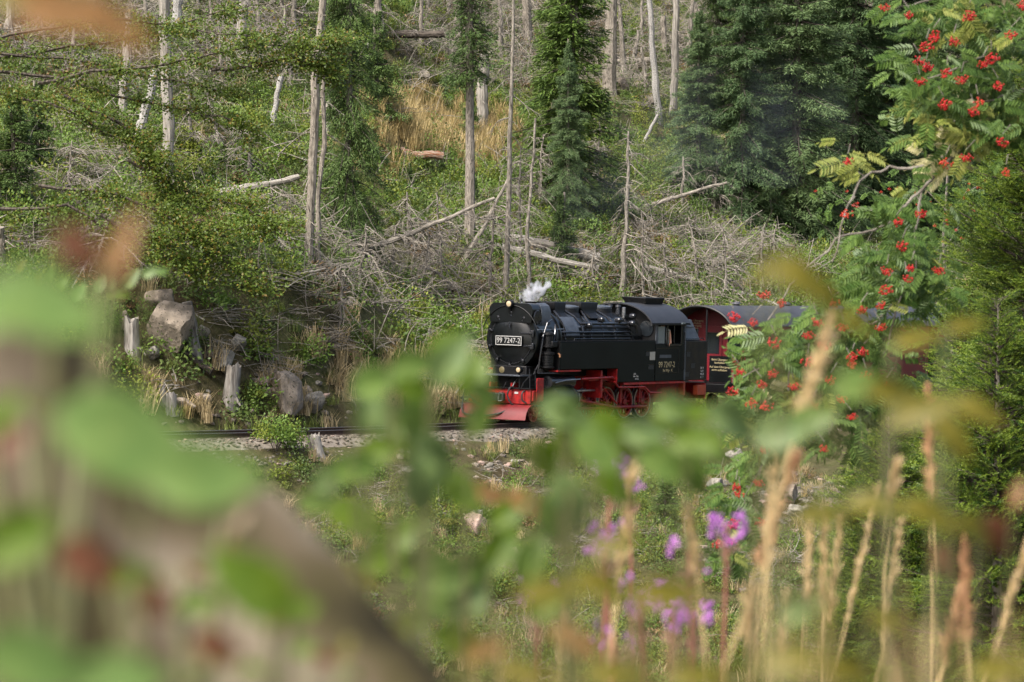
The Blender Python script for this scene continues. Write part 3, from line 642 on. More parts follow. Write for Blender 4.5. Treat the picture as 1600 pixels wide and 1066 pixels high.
# ------------------------------------------------------------------ the driver at the cab window
drv = thing("person", "engine driver in a pale shirt resting an arm on the cab window sill", "person", (0, 0, 0))
drv.location = Vector(loco.matrix_basis @ Vector(pt(7.95, .9, 1.36))); drv.rotation_euler = (0, 0, HEAD)
def skin_body(name, V, E, Rr, mat, parent):
    me = bpy.data.meshes.new(name); me.from_pydata(V, E, []); me.materials.append(mat)
    o = put(name, me, parent)
    sk = o.modifiers.new("skin", 'SKIN'); sk.use_smooth_shade = True
    for i, r in enumerate(Rr):
        d = me.skin_vertices[0].data[i]; d.radius = (r if isinstance(r, tuple) else (r, r)); d.use_root = i == 0
    o.modifiers.new("smooth", 'SUBSURF').levels = 2; o.modifiers["smooth"].render_levels = 2
    return o
def body_mat():
    m, n, b = nodes("shirt_trousers_and_skin"); L = n.links.new
    tc = n.nodes.new("ShaderNodeTexCoord"); s = n.nodes.new("ShaderNodeSeparateXYZ"); L(tc.outputs["Object"], s.inputs[0])
    def gt(o, v):
        q = n.nodes.new("ShaderNodeMath"); q.operation = 'GREATER_THAN'; L(o, q.inputs[0]); q.inputs[1].default_value = v; return q.outputs[0]
    def mix(f, a, c):
        q = n.nodes.new("ShaderNodeMix"); q.data_type = 'RGBA'; L(f, q.inputs[0])
        if isinstance(a, tuple): q.inputs[6].default_value = (*a, 1)
        else: L(a, q.inputs[6])
        q.inputs[7].default_value = (*c, 1); return q.outputs[2]
    c = mix(gt(s.outputs[2], .92), (.02, .025, .04), (.55, .52, .42))
    c = mix(gt(s.outputs[2], 1.47), c, (.5, .25, .15))
    c = mix(gt(s.outputs[1], .235), c, (.55, .27, .16))
    L(c, b.inputs["Base Color"]); b.inputs["Roughness"].default_value = .7
    return m
V = [(0, 0, .95), (.02, 0, 1.2), (.02, 0, 1.38), (.03, 0, 1.48), (.05, 0, 1.58), (.06, 0, 1.68),
     (0, .19, 1.38), (.02, .24, 1.16), (.2, .37, 1.02), (.26, .39, 1.0), (.0, -.19, 1.38), (.05, -.24, 1.1), (.25, -.2, .98), (.33, -.18, .97),
     (0, .1, .85), (.02, .1, .45), (0, .1, .06), (.12, .1, .04), (0, -.1, .85), (.02, -.1, .45), (0, -.1, .06), (.12, -.1, .04)]
E = [(0, 1), (1, 2), (2, 3), (3, 4), (4, 5), (2, 6), (6, 7), (7, 8), (8, 9), (2, 10), (10, 11), (11, 12), (12, 13), (0, 14), (14, 15), (15, 16), (16, 17), (0, 18), (18, 19), (19, 20), (20, 21)]
Rr = [(.15, .12), (.16, .12), (.14, .11), .055, .085, .09, .07, .05, .042, .035, .07, .05, .04, .035, .085, .06, .045, .04, .085, .06, .045, .04]
skin_body("body", V, E, Rr, body_mat(), drv)
for k in range(5):
    a = (k - 1.5) * .022
    part("finger", G().tube([(.27, .39 + a * .3, 1.0 + a), (.32, .41 + a * .3, .985 + a), (.345 - .01 * abs(k - 2), .405, .95 + a)], [.011, .010, .008], 6), plain("skin", (.55, .27, .16), .6), drv)
part("cap", G().lathe((.06, 0, 1.72), (0, 0, 1), [(-.02, .1), (.04, .105), (.08, .08), (.09, .01)], 16).box(.1, .21, -.07, .07, 1.7, 1.712), plain("dark_cap_cloth", (.012, .013, .016), .8), drv)

# ------------------------------------------------------------------ carriages
def carriage(s0, length, label, upper):
    p, h = track_point(s0)
    c = thing("railway_carriage", label, "carriage", (p[0], p[1], p[2] + .003), (0, -GRADE, h), "dark red carriages behind the locomotive")
    E0, E1 = 1.0, length - 1.0                       # end walls behind open platforms
    part("underframe", sb(sb(G(), .1, length - .1, -1.0, 1.0, .72, .95), 0, .12, -1.1, 1.1, .7, .98), M['soot'], c, bevel=.01)
    part("platform_floor", sb(G(), .1, length - .1, -1.2, 1.2, .955, 1.02), M['soot'], c)
    NW, pitch = int((E1 - E0 - 1.2) // 1.35), 1.35
    # side walls with window openings
    for sg in (-1, 1):
        a, b = sorted((sg * 1.2, sg * 1.24))
        w = sb(sb(G(), E0, E1, a, b, 1.02, 1.78), E0, E1, a, b, 2.62, 2.9)
        q = E0
        for i in range(NW):
            x0 = E0 + .75 + i * pitch
            sb(w, q, x0, a, b, 1.782, 2.618); q = x0 + .95
        sb(w, q, E1, a, b, 1.782, 2.618)
        part("side_wall", w, M['carred'], c)
        part("waist_rail", sb(G(), E0, E1, sg * 1.25 - .009, sg * 1.25 + .009, 1.68, 1.74), M['carcream'] if upper else M['carred'], c)
        if upper: part("cream_band", sb(G(), E0, E1, sg * 1.25 - .009, sg * 1.25 + .009, 2.64, 2.88), M['carcream'], c)
        for i in range(NW):
            x0 = E0 + .75 + i * pitch; m_ = sg * 1.22
            fr = part("window", sb(sb(sb(sb(G(), x0, x0 + .06, m_ - .03, m_ + .03, 1.785, 2.615), x0 + .89, x0 + .95, m_ - .03, m_ + .03, 1.785, 2.615), x0 + .062, x0 + .888, m_ - .03, m_ + .03, 1.785, 1.84), x0 + .062, x0 + .888, m_ - .03, m_ + .03, 2.56, 2.615), M['carred'] if upper else M['soot'], c)
            part("pane", sb(G(), x0 + .06, x0 + .89, m_ - .008, m_ + .008, 1.84, 2.56), M['glass'], fr)
            part("transom", sb(G(), x0 + .06, x0 + .89, m_ - .02, m_ + .02, 2.28, 2.31), M['steel'], fr)
    part("interior_floor", sb(G(), E0 + .05, E1 - .05, -1.19, 1.19, 1.021, 1.3), M['soot'], c)
    ew = [(-1.2, 1.02), (1.2, 1.02), (1.2, 2.9)] + [(1.2 * math.cos(t), 2.9 + .56 * math.sin(t)) for t in np.linspace(.1, math.pi - .1, 12)] + [(-1.2, 2.9)]
    for x0, x1 in ((E0, E0 + .05), (E1 - .05, E1)):
        part("end_wall", G().prism(ew, -x1, -x0), M['carred'], c)
    dr = part("end_door", sb(G(), E0 - .035, E0 - .002, -.36, .36, 1.05, 2.86), M['carred'], c, bevel=.008)
    part("pane", sb(G(), E0 - .045, E0 - .036, -.26, .26, 1.95, 2.65), M['glass'], dr)
    for y in (-.8, .82):
        part("end_window", sb(G(), E0 - .03, E0 - .002, y - .24, y + .24, 1.85, 2.75), M['glass'], c, bevel=.01)
    for i, tx in enumerate(("Auf dem Übergang", "nicht aufhalten", "Beim Übergang", "festhalten")):
        text("end_notice", tx, .1, M['cream'], c, pt(E0 - .006, -.76 + 1.16 * 0, 3.02 - .085 * i), (R(90), 0, R(90)))
    rf = [(1.33 * math.sin(t), 2.88 + .66 * (math.cos(t) - math.cos(1.25)) / (1 - math.cos(1.25))) for t in np.linspace(-1.25, 1.25, 17)]
    inn = [(y * .97, z - .06) for y, z in rf][::-1]
    part("roof", G().prism((rf + inn)[::-1], -(length - .05), -.05), M['roof'], c, 50)
    part("roof_edge", G().tube([pt(.05, y, z - .03) for y, z in rf], .045, 6), M['soot'], c)
    for i in range(4):
        part("roof_ventilator", G().lathe(pt(2.5 + i * (length - 5) / 3, 0, 3.5), (0, 0, 1), [(0, .12), (.08, .1), (.09, .16), (.16, .1), (.17, .01)], 14), M['roof'], c)
    # railing, gate with notice, posts, lamp
    for x0 in (.12, length - .16):
        rl = part("platform_railing", sb(sb(G(), x0, x0 + .04, -1.18, -.4, 1.03, 1.9), x0, x0 + .04, .4, 1.18, 1.03, 1.9), M['black'], c)
        for y in (-1.2, 1.2):
            part("post", G().cyl(pt(x0 + .02, y, 1.0), pt(x0 + .02, y, 2.95), .03, 8), M['soot'], c)
    for i, tx in enumerate(("Beim Übergang", "festhalten", "Auf dem Übergang", "nicht aufhalten")):
        text("railing_notice", tx, .1, M['cream'], c, pt(.114, .79, 1.78 - .1 * i - (.04 if i > 1 else 0)), (R(90), 0, R(90)))
    part("end_post", G().cyl(pt(.1, .28, 1.0), pt(.1, .28, 3.45), .035, 8), M['soot'], c)
    part("yellow_marker", sb(G(), .04, .08, .2, .27, 2.05, 2.22), M['yellow'], c)
    part("grab_rail", G().tube([pt(.98, 1.26, 1.2), pt(.98, 1.3, 1.25), pt(.98, 1.3, 2.7), pt(.9, 1.26, 2.75)], .02, 6), M['steel'], c)
    part("steps", sb(sb(G(), .25, .85, 1.0, 1.3, .38, .42), .25, .85, .98, 1.2, .68, .72), M['soot'], c)
    for s_ in (2.0, 3.6, length - 3.6, length - 2.0):
        for sg in (-1, 1):
            wh = put("wheel", wm2, c, pt(s_, sg * .55, .285), (0, rnd.random() * 3, 0)); put("tyre", tm2, wh)
        part("axle_box", sb(G(), s_ - .2, s_ + .2, .62, .8, .2, .68), M['soot'], c, bevel=.02)
    return c
carriage(11.5, 15.2, "dark red carriage with a grey arched roof coupled behind the locomotive", False)
carriage(27.3, 15.0, "second carriage with cream upper band seen through the spruce on the right", True)
# ------------------------------------------------------------------ plant materials
M['spruce'] = leafy("spruce_needles", (.04, .075, .018), (.092, .145, .034), .22, .6)
M['spruce_light'] = leafy("fresh_spruce_needles", (.05, .095, .018), (.115, .17, .03), .25, .6)
M['spruce_blue'] = leafy("blue_green_spruce_needles", (.055, .1, .038), (.12, .175, .065), .25, .6)
M['spruce_near'] = leafy("near_spruce_needles", (.055, .11, .014), (.13, .19, .025), .25, .5)
M['bark'] = bark("grey_brown_bark", (.1, .087, .07), (.25, .22, .18), 4, c3=(.05, .042, .034))
M['palebark'] = bark("pale_bleached_wood", (.14, .125, .105), (.27, .25, .215), 8)
M['white'+'bark'] = bark("white_birch_like_bark", (.17, .158, .14), (.31, .3, .28), .6, c3=(.05, .045, .04))
M['deadtwig'] = bark("grey_dead_twigs", (.1, .088, .07), (.235, .21, .175), 3)
M['darkbark'] = bark("dark_wet_bark", (.03, .025, .02), (.09, .075, .06), 4)
M['beech'] = leafy("beech_leaves", (.045, .085, .01), (.095, .135, .016), .35, .5, c3=(.15, .1, .015))
M['bush1'] = leafy("raspberry_leaves", (.06, .115, .014), (.14, .215, .035), .35)
M['bush2'] = leafy("yellow_green_leaves", (.09, .125, .012), (.19, .22, .03), .35)
M['bush3'] = leafy("dull_green_leaves", (.05, .085, .018), (.11, .15, .035), .3, c3=(.2, .12, .05))
M['bush4'] = leafy("brown_dry_fern", (.1, .06, .025), (.22, .14, .06), .2)
M['grass_gold'] = leafy("golden_dry_grass", (.27, .2, .08), (.45, .35, .16), .3)
M['grass_tan'] = leafy("tan_dry_grass", (.26, .2, .1), (.45, .36, .2), .3)
M['grass_green'] = leafy("green_grass", (.07, .1, .02), (.17, .2, .05), .3)
M['rotten'] = bark('rotten_reddish_wood', (.14, .05, .02), (.22, .17, .13), 5)
M['moss'] = leafy("moss_cushion", (.06, .065, .01), (.13, .13, .02), .1)

# ------------------------------------------------------------------ spruces
def spruce_meshes(seed, H, Rm, zlow, mat, dens=1.0, droop=.5, power=.75, spray=(.13, .28)):
    """trunk and crown of a spruce: whorls of drooping limbs hung with shoots"""
    g = np.random.default_rng(seed)
    trunk = G(); zz = np.linspace(-.4, H, 12)
    bend = np.cumsum(g.normal(size=(12, 2)) * .03, 0)
    trunk.tube(np.stack([bend[:, 0] * .6, bend[:, 1] * .6, zz], 1), .05 + .13 * (H / 12) * (1 - np.clip(zz, 0, H) / H), 8)
    B, D, N, Ls, Ws = [], [], [], [], []
    limbs = G()
    z = zlow
    while z < H - .05:
        f = (z - 0) / H; Lm = Rm * (1 - f) ** power * (.75 + .5 * g.random())
        for k in range(int(4 + 3 * g.random())):
            if g.random() < .13: continue
            a = g.random() * math.tau; L = max(.14, Lm * g.uniform(.6, 1.12))
            up = .4 * f - .1 - .4 * g.random()
            t = np.linspace(0, 1, 7)
            r = L * t; nseg = 1; h = L * (up * t - droop * (1 - f * .7) * t ** 2 + .22 * t ** 3)
            P = np.stack([math.cos(a) * r, math.sin(a) * r, z + h + g.uniform(-.1, .1) * min(1, z)], 1)
            if L > .5: limbs.tube(P[::2], [.03 + .012 * L, .018, .012, .006], 4, False)
            n = int((30 + 150 * L) * dens)
            tt = g.random(n) ** .75 * .97 + .03
            c = np.stack([np.interp(tt, t, P[:, i]) for i in range(3)], 1)
            out = np.array((math.cos(a), math.sin(a), 0)); sd = np.array((-math.sin(a), math.cos(a), 0))
            wd = (.34 * L * (1 - tt) + .1) * np.sqrt(np.minimum(1, tt * 5))
            o = g.uniform(-1, 1, n)
            c = c + sd * (o * wd)[:, None] + np.array((0, 0, -1.0)) * (np.abs(o) * wd * .4 + g.random(n) ** 1.6 * .3)[:, None]
            d = unit(out * g.uniform(.35, 1.0, n)[:, None] + sd * (np.sign(o) * g.uniform(.2, 1.0, n))[:, None] + np.array((0, 0, -1.0)) * g.uniform(-.3, 1.0, n)[:, None])
            B.append(c); D.append(d); N.append(unit(np.array((0, 0, 1.0)) + .5 * g.normal(size=(n, 3))))
            Ls.append(g.uniform(*spray, n) * (.6 + .4 * (1 - f))); Ws.append(g.uniform(.026, .05, n))
        z += g.uniform(.16, .3) * (1.15 - .5 * f)
    V = blades(np.concatenate(B), np.concatenate(D), np.concatenate(N), np.concatenate(Ls), np.concatenate(Ws))
    return trunk.mesh("trunk", M['bark']), quads_mesh("crown", V, mat), limbs.mesh("limbs", M['darkbark'])
KINDS = {
    'dense': spruce_meshes(1, 14, 3.1, .3, M['spruce_blue'], 1.4, .6, .75),
    'tall': spruce_meshes(2, 18, 2.4, 1.5, M['spruce'], 1.1, .8, .8),
    'light': spruce_meshes(3, 11, 1.6, .5, M['spruce_light'], 1.3, .55, .8),
    'small': spruce_meshes(4, 4.5, 1.15, .15, M['spruce'], 1.3, .35, .75, (.1, .2)),
    'thin': spruce_meshes(5, 16, 1.5, 7.0, M['spruce'], .7, .8, .6),
}
def spruce(kind, label, px, py, H=None, dmin=62, rot=None, wide=1.0, group=None, d=None):
    """a spruce whose foot stands where the line of sight through (px, py) meets the slope"""
    if d is None: q = hit(px, py, dmin)
    else:
        q = at(px, py, d); q[2] = gz(q[0], q[1])
    base = {'dense': 14, 'tall': 18, 'light': 11, 'small': 4.5, 'thin': 16}[kind]
    k = (H or base) / base
    t = thing("spruce_tree", label, "spruce", q - np.array((0, 0, .1)), (0, 0, rnd.random() * 6 if rot is None else rot), group)
    for nm, me in zip(("trunk", "crown", "limbs"), KINDS[kind]):
        o = put("limb_frame" if nm == "limbs" else nm, me, t, scale=(k * wide, k * wide, k))
        if nm != 'trunk': o['kind'] = 'stuff'
    return t
spruce('dense', "dense blue-green spruce on the right whose trunk foot shows above the carriage roof", 1245, 372, 17, 118, wide=1.25)
spruce('dense', "broad dark spruce left of the densest group, its skirt low over grey brush", 1160, 345, 14, 118, 1.0, wide=1.0)
spruce('dense', "low bushy spruce at the left edge of the dense group", 1092, 315, 9.5, 118, 2.0, wide=1.15)
spruce('dense', "tall drooping spruce behind the dense group towards the rowan", 1335, 350, 18, 118, 3.0, wide=1.2)
spruce('dense', "dark spruce hidden partly by the rowan berries in the upper right", 1425, 352, 17, 116, 4.0, wide=1.25)
spruce('dense', "spruce behind the rowan at the right edge", 1530, 345, 17, 120, 5.0, wide=1.1)
spruce('dense', "background spruce between the two tallest dense spruces", 1290, 290, 17, 130, .4, wide=1.2)
spruce('tall', "background spruce at the top right above the dense group", 1190, 240, 17, 138, 1.4, wide=1.4)
spruce('tall', "background spruce behind the rowan crown", 1450, 280, 18, 138, 2.4, wide=1.4)
spruce('tall', "background spruce above the low bushy one at the left of the group", 1120, 200, 15, 145, 3.3, wide=1.2)
spruce('dense', "farther spruce filling the gap above the carriage roof", 1375, 330, 12, 132, 1.1, wide=1.3)
spruce('tall', "dark drooping spruce beside the tall bare trunk pair", 545, 405, 16, rot=.5, wide=.78)
spruce('small', "small dark spruce under the grey fallen trunk at the top", 590, 180, 4.6, rot=1.5, wide=1.1)
spruce('small', "small spruce beside the golden grass patch", 735, 225, 3.0, rot=2.5)
spruce('light', "light green tall spruce right of the centre", 895, 330, 15, rot=1.2, wide=1.3)
spruce('light', "yellow-green slim spruce just left of the wide grey trunk", 868, 240, 12, rot=4.2)
spruce('dense', "dark conical spruce in the centre behind the smoke", 888, 345, 7.6, rot=2.2, wide=.85)
spruce('small', "small spruce veiled by smoke right above the steam plume", 878, 425, 3.2, rot=3.1, wide=1.15)
spruce('thin', "spruce with a long bare trunk and a green top above the golden grass", 734, 398, 15.5, rot=.9)
spruce('small', "small spruce on the far left under bent dead branches", 25, 330, 3.8, rot=.2, wide=1.2)
spruce('small', "spruce sapling at the left edge below the long dead branch", 60, 270, 3.0, rot=1.2, wide=1.2)
spruce('small', "small bushy spruce on the bank below the engine among rocks", 1040, 835, 1.9, 62, rot=.7, wide=1.2)
SL = ['in the green below the rotten log', 'just right of the long leaning pole tip', 'between the rotten log and the bare trunk', 'lowest of the group below the rotten log']
for px, py, H in ((640, 300, 1.3), (742, 330, 1.5), (690, 275, 1.1), (655, 290, .9)):
    spruce('small', "knee-high spruce seedling " + SL.pop(0), px, py, H, group="spruce seedlings on the slope")

# ------------------------------------------------------------------ dead trunks with bare drooping branches
def dead_branch_mesh(seed, L=1.6, droop=.55, tw=26):
    g = np.random.default_rng(seed); m = G(); t = np.linspace(0, 1, 8)
    y = np.cumsum(g.normal(size=8) * .03)
    P = np.stack([L * t, y, L * (.12 * t - droop * t ** 2 + .1 * np.sin(t * 5 + seed))], 1)
    m.tube(P, .022 * (1 - t) + .006, 4, False)
    for k in range(tw):
        u = g.uniform(.15, 1); c = np.array([np.interp(u, t, P[:, i]) for i in range(3)])
        l = g.uniform(.2, .75) * (1.2 - .6 * u); s = g.choice((-1, 1))
        q = np.linspace(0, 1, 4)
        m.tube(c + np.stack([q * l * g.uniform(.2, .7), s * q * l * g.uniform(.2, .8), -l * g.uniform(.1, .9) * q ** 1.5], 1), [.009, .007, .005, .003], 3, False)
    return m.mesh("branch", M['deadtwig'])
DB = [dead_branch_mesh(20 + i, L, d, n) for i, (L, d, n) in enumerate(((1.6, .55, 26), (1.2, .75, 20), (1.9, .35, 30), (.9, .9, 14), (.6, .2, 5), (1.4, .1, 8)))]
def trunk_mesh(seed, H, r0, r1, lean=(0, 0), knots=True, kink=.03, sides=9):
    g = np.random.default_rng(seed); n = 16; z = np.linspace(-.5, H, n)
    w = np.cumsum(g.normal(size=(n, 2)) * kink, 0); t = np.clip(z / H, 0, 1)
    P = np.stack([lean[0] * t + w[:, 0], lean[1] * t + w[:, 1], z], 1)
    r = r0 + (r1 - r0) * t; r = r * (1 + .08 * g.normal(size=n)); r[:2] *= 1.25
    m = G().tube(P, np.maximum(r, .012), sides)
    if knots:
        for k in range(int(H * 1.5)):
            u = g.uniform(.1, .98); a = g.random() * math.tau
            c = np.array([np.interp(u, t, P[:, i]) for i in range(3)]); rr = r0 + (r1 - r0) * u
            d = np.array((math.cos(a), math.sin(a), g.uniform(-.5, .3))); l = g.uniform(.08, .45)
            m.tube([c, c + d * (rr + l)], [.02, .008], 4, False)
    return m, P, t
def dead_tree(label, px, py, w0, top, w1=None, mat='bark', nb=0, bl=1.0, z0=.2, dmin=62, group=None, name="dead_tree", b2=.97, d=None):
    """foot at pixel (px, py), w0 pixels wide there; top = (px, py) of its tip"""
    q = hit(px, py, dmin) if d is None else at(px, py, d)
    tip = at(top[0], top[1], q[1]); H = tip[2] - q[2]
    k = q[1] / F_PX
    t = thing(name, label, "dead tree", q, (0, 0, 0), group)
    m, P, tt = trunk_mesh(int(px * 7 + py), H, w0 * k / 2, (w0 * .6 if w1 is None else w1) * k / 2, (tip[0] - q[0], 0))
    put("trunk", m.mesh("trunk", M[mat]), t)
    for i in range(nb):
        u = z0 + (b2 - z0) * (i + rnd.random()) / nb
        c = [np.interp(u, tt, P[:, j]) for j in range(3)]
        s = bl * rnd.uniform(.6, 1.2) * (1.15 - .55 * u)
        put("branch", DB[rnd.randrange(len(DB))], t, c, (rnd.uniform(-.2, .2), rnd.uniform(-.15, .25), rnd.random() * math.tau), s)
    return t
DT = [
    ("tall straight bare trunk in front of the drooping spruce", 482, 425, 15, (490, -40), 12, 'bark', 10, .6),
    ("thinner bare trunk beside the tall straight one", 497, 412, 9, (506, 40), 6, 'bark', 12, .7),
    ("thin pale dead pole rising left of the steam plume", 790, 480, 10, (808, -30), 4, 'deadtwig', 26, 1.1),
    ("slim dead sapling with bare side branches left of the centre spruce", 822, 470, 8, (830, 185), 3, 'deadtwig', 16, .9),
    ("white barked dead trunk in the upper middle", 1031, 192, 11, (1019, -30), 9, 'whitebark', 12, .8),
    ("brownish dead trunk right of the white barked one", 1050, 190, 12, (1059, -30), 10, 'palebark', 14, 1.0),
    ("wide grey broken trunk right of the light green spruce", 952, 152, 24, (960, -40), 17, 'bark', 14, 1.2),
    ("dead young spruce with drooping grey branches above the cab", 972, 475, 10, (979, 205), 3, 'deadtwig', 46, 1.25),
    ("small dead spruce between brush and the dense green spruces", 1068, 330, 6, (1068, 245), 2, 'deadtwig', 22, .8),
    ("broad pale trunk standing at the left", 258, 285, 19, (259, -40), 17, 'palebark', 10, 1.1),
    ("bleached leaning white trunk beside the broad pale trunk", 213, 228, 17, (246, 112), 12, 'whitebark', 0, 1),
    ("bleached trunk top behind the leaning white trunk", 270, 70, 17, (283, -30), 14, 'whitebark', 6, 1),
    ("pale broken trunk behind beech leaves at the left", 192, 185, 16, (196, 20), 14, 'palebark', 8, .9),
    ("pale trunk in the top left corner", 17, 60, 15, (20, -40), 13, 'palebark', 8, 1),
    ("grey trunk at the top between the two drooping spruces", 596, 66, 15, (592, -40), 12, 'bark', 14, 1.1),
    ("thin grey trunk behind the dark fallen trunk at the top", 655, 72, 7, (656, -40), 5, 'bark', 10, .9),
    ("broken bleached snag behind the long bare trunk", 752, 208, 20, (754, 84), 17, 'palebark', 5, .8),
    ("white birch snag left of the tall bare trunk", 423, 205, 9, (436, 118), 8, 'whitebark', 3, .6),
    ("grey trunk at the top left behind beech leaves", 375, 90, 17, (379, -40), 15, 'palebark', 14, 1.2),
    ("pale snag behind the thinner bare trunk", 510, 235, 10, (514, 120), 8, 'palebark', 4, .6),
    ("short dead stump with a bent branch at the left edge", 6, 415, 16, (10, 355), 14, 'bark', 3, 1.4),
    ("dead trunk stub left of the wide grey trunk", 1036, 90, 10, (1037, 25), 9, 'bark', 10, 1),
    ("grey trunk behind the light green spruce top", 825, 75, 16, (828, -40), 14, 'bark', 12, 1.2),
    ("grey trunk standing behind the pale pole at the top", 715, 60, 12, (716, -40), 10, 'bark', 10, 1.1),
]
for a in DT: dead_tree(*a)
# thickets of thin dead stems higher up the slope
HI = [(330, 60), (345, 130), (410, 75), (455, 150), (465, 60), (640, 20), (670, 30), (780, 90), (985, 110), (1000, 70), (1075, 110), (1095, 70), (1110, 95), (1125, 50), (915, 80), (150, 60), (120, 100), (70, 90), (230, 60), (310, 30), (1150, 100), (440, 40), (1010, 150), (975, 130), (545, 30), (700, 25)]
HL = ['left of the grey trunk behind beech leaves', 'below the beech limb end at the upper left', 'right of the grey trunk behind beech leaves', 'beside the white birch snag', 'just left of the tall bare trunk at the top', 'above the dark fallen trunk', 'right of the dark fallen trunk', 'left of the pale pole near the top', 'right of the wide grey broken trunk', 'directly left of the white barked trunk at the top', 'right of the brownish dead trunk', 'at the top between brownish trunk and spruces', 'lower one beside the dense spruces', 'highest one beside the dense spruces', 'between light green spruce and wide grey trunk', 'above the long beech limb at the left', 'low behind the long beech limb at the left', 'nearest the top left corner leaf', 'between the two broad pale trunks at the left', 'at the top right of the bleached trunk top', 'against the left edge of the dense spruces', 'at the top above the white birch snag', "left of the white barked trunk's foot", 'above the mossy boulders', 'over the drooping spruce top', 'between two grey trunks at the top middle']
for i, (px, py) in enumerate(HI):
    dead_tree("thin grey dead trunk " + HL[i], px, py, rnd.uniform(5, 11), (px + rnd.uniform(-14, 14), py - rnd.uniform(60, 170)), 4, 'deadtwig', 14, 1.15, group="thin dead trunks high on the slope")
# slim dead young spruces standing in the brush
SLIM = [(560, 470, 120, "left of the drooping brush below the dark spruce"), (610, 430, 90, "in the brush under the long leaning pole"), (655, 470, 130, "in the grey brush left of the steam, left one"), (690, 450, 150, "in the grey brush left of the steam, right one"), (640, 380, 80, "below the long leaning pole's middle"),
        (765, 470, 160, "just left of the pale pole above the engine lamp"), (845, 330, 120, "left edge of the light green spruce"), (808, 420, 190, "right of the pale pole, thinly branched"), (925, 470, 90, "above the sand boxes of the engine"), (1005, 480, 150, "right of the dead young spruce above the cab"), (1045, 470, 100, "above the cab roof vent"), (1095, 450, 110, "in the brush above the carriage roof, left one"),
        (1135, 470, 120, "in the brush above the carriage roof, middle one"), (1180, 440, 90, "in the brush above the carriage roof, right one"), (940, 300, 110, "between the centre spruce and the white forked limb"), (440, 390, 100, "left of the tall bare trunk at mid height"), (395, 300, 110, "over the thick fallen trunk at the left"), (345, 250, 120, "right of the broad pale trunk at the left"), (300, 240, 150, "close beside the broad pale trunk"), (110, 330, 110, "in the brush at the far left"), (150, 420, 100, "above the upper bank at the left"), (530, 520, 110, "over the brush pile right of the left bank"), (1115, 340, 90, "at the skirt of the leftmost dense spruce"), (1210, 420, 70, "under the dense spruce skirts")]
for px, py, h, lb in SLIM:
    dead_tree("slim dead young spruce " + lb, px, py, rnd.uniform(4, 6.5), (px + rnd.uniform(-16, 16), py - h), 2, 'deadtwig', 30, 1.1, .05, group="slim dead young spruces in the brush")
# ------------------------------------------------------------------ leaning and fallen trunks
def log(label, a, b, w0, w1, mat='palebark', nb=0, bl=.8, lift=0.0, dd=0.0, name="fallen_log", kink=.02, da=None):
    """from pixel a (on the ground) to pixel b; dd = how much farther the second end lies"""
    A = hit(*a, 62) if da is None else at(*a, da)
    Bq = at(*b, A[1] + dd); k = A[1] / F_PX
    A = A + np.array((0, 0, lift)); L = np.linalg.norm(Bq - A)
    t = thing(name, label, "log" if name != "leaning_trunk" else "dead tree", A)
    m, P, tt = trunk_mesh(int(a[0] * 3 + a[1]), L, w0 * k / 2, w1 * k / 2, kink=kink)
    P[:, 2] = np.clip(P[:, 2], -.0, None)
    o = put("trunk", m.mesh("trunk", M[mat]), t)
    rot = Vector(Bq - A).to_track_quat('Z', 'Y').to_euler(); o.rotation_euler = rot
    for i in range(nb):
        u = .12 + .85 * (i + rnd.random()) / nb
        c = Vector([np.interp(u, tt, P[:, j]) for j in range(3)]); c.rotate(rot)
        put("branch", DB[rnd.randrange(len(DB))], t, c, (rnd.uniform(-.3, .3), rnd.uniform(-.5, .5), rnd.random() * math.tau), bl * rnd.uniform(.5, 1.1))
    return t
log("long grey pole leaning across the slope left of the steam", (552, 412), (772, 306), 10, 5, 'deadtwig', 16, .8, .2, 1.0, "leaning_trunk")
log("steep leaning pole crossing the long grey pole", (728, 405), (803, 268), 8, 4, 'deadtwig', 7, .7, 0, .5, "leaning_trunk")
log("thick bleached fallen trunk with broken branches at the left", (312, 322), (468, 281), 15, 9, 'palebark', 18, .7, .2, 1)
log("short bleached trunk lying above the thick fallen one", (326, 290), (392, 299), 17, 12, 'palebark', 2, .5, .2, 0)
log("bleached branchy trunk beside the thick fallen one", (440, 305), (478, 318), 10, 8, 'palebark', 2, .5, .2, 0)
log("upper of two white logs behind the small smoky spruce", (762, 378), (934, 412), 15, 17, 'palebark', 3, .5, .25, 0)
log("lower of two white logs behind the small smoky spruce", (755, 392), (935, 419), 11, 10, 'palebark', 3, .5, .2, 0)
log("grey fallen trunk on brush above the carriage", (1025, 438), (1215, 478), 9, 8, 'palebark', 14, .8, .3, -1)
log("leaning dead pole with a raised tip left of the dense spruces", (1005, 335), (1136, 285), 7, 4, 'deadtwig', 10, .7, .3, 0, "leaning_trunk")
log("dark fallen trunk lying across the top of the slope", (606, 62), (694, 52), 13, 11, 'darkbark', 4, .8, .2, 0)
log("short white branch stub pointing up near the top", (565, 82), (585, 66), 9, 8, 'whitebark', 0, .5, .2, 0)
log("rotten reddish log end in the green below the golden grass", (644, 246), (692, 243), 13, 12, 'rotten', 0, .5, .15, 0)
log("thin fallen trunk behind the mossy boulders in the upper middle", (965, 103), (1025, 95), 9, 8, 'bark', 8, .9, .3, 0)
log("white forked limb hanging below the white barked trunk", (1005, 238), (1031, 180), 6, 5, 'whitebark', 2, .5, .1, 0)
log("pale limb lying left of the forked white limb", (985, 247), (1006, 240), 7, 5, 'palebark', 3, .6, .1, 0)
log("dead limb lying among ferns right of the tall bare trunk", (447, 440), (510, 424), 6, 3, 'palebark', 3, .5, .1, 0)
log("grey limb in the brush right of the dead young spruce", (1190, 375), (1100, 350), 7, 5, 'deadtwig', 10, .8, .3, 0)
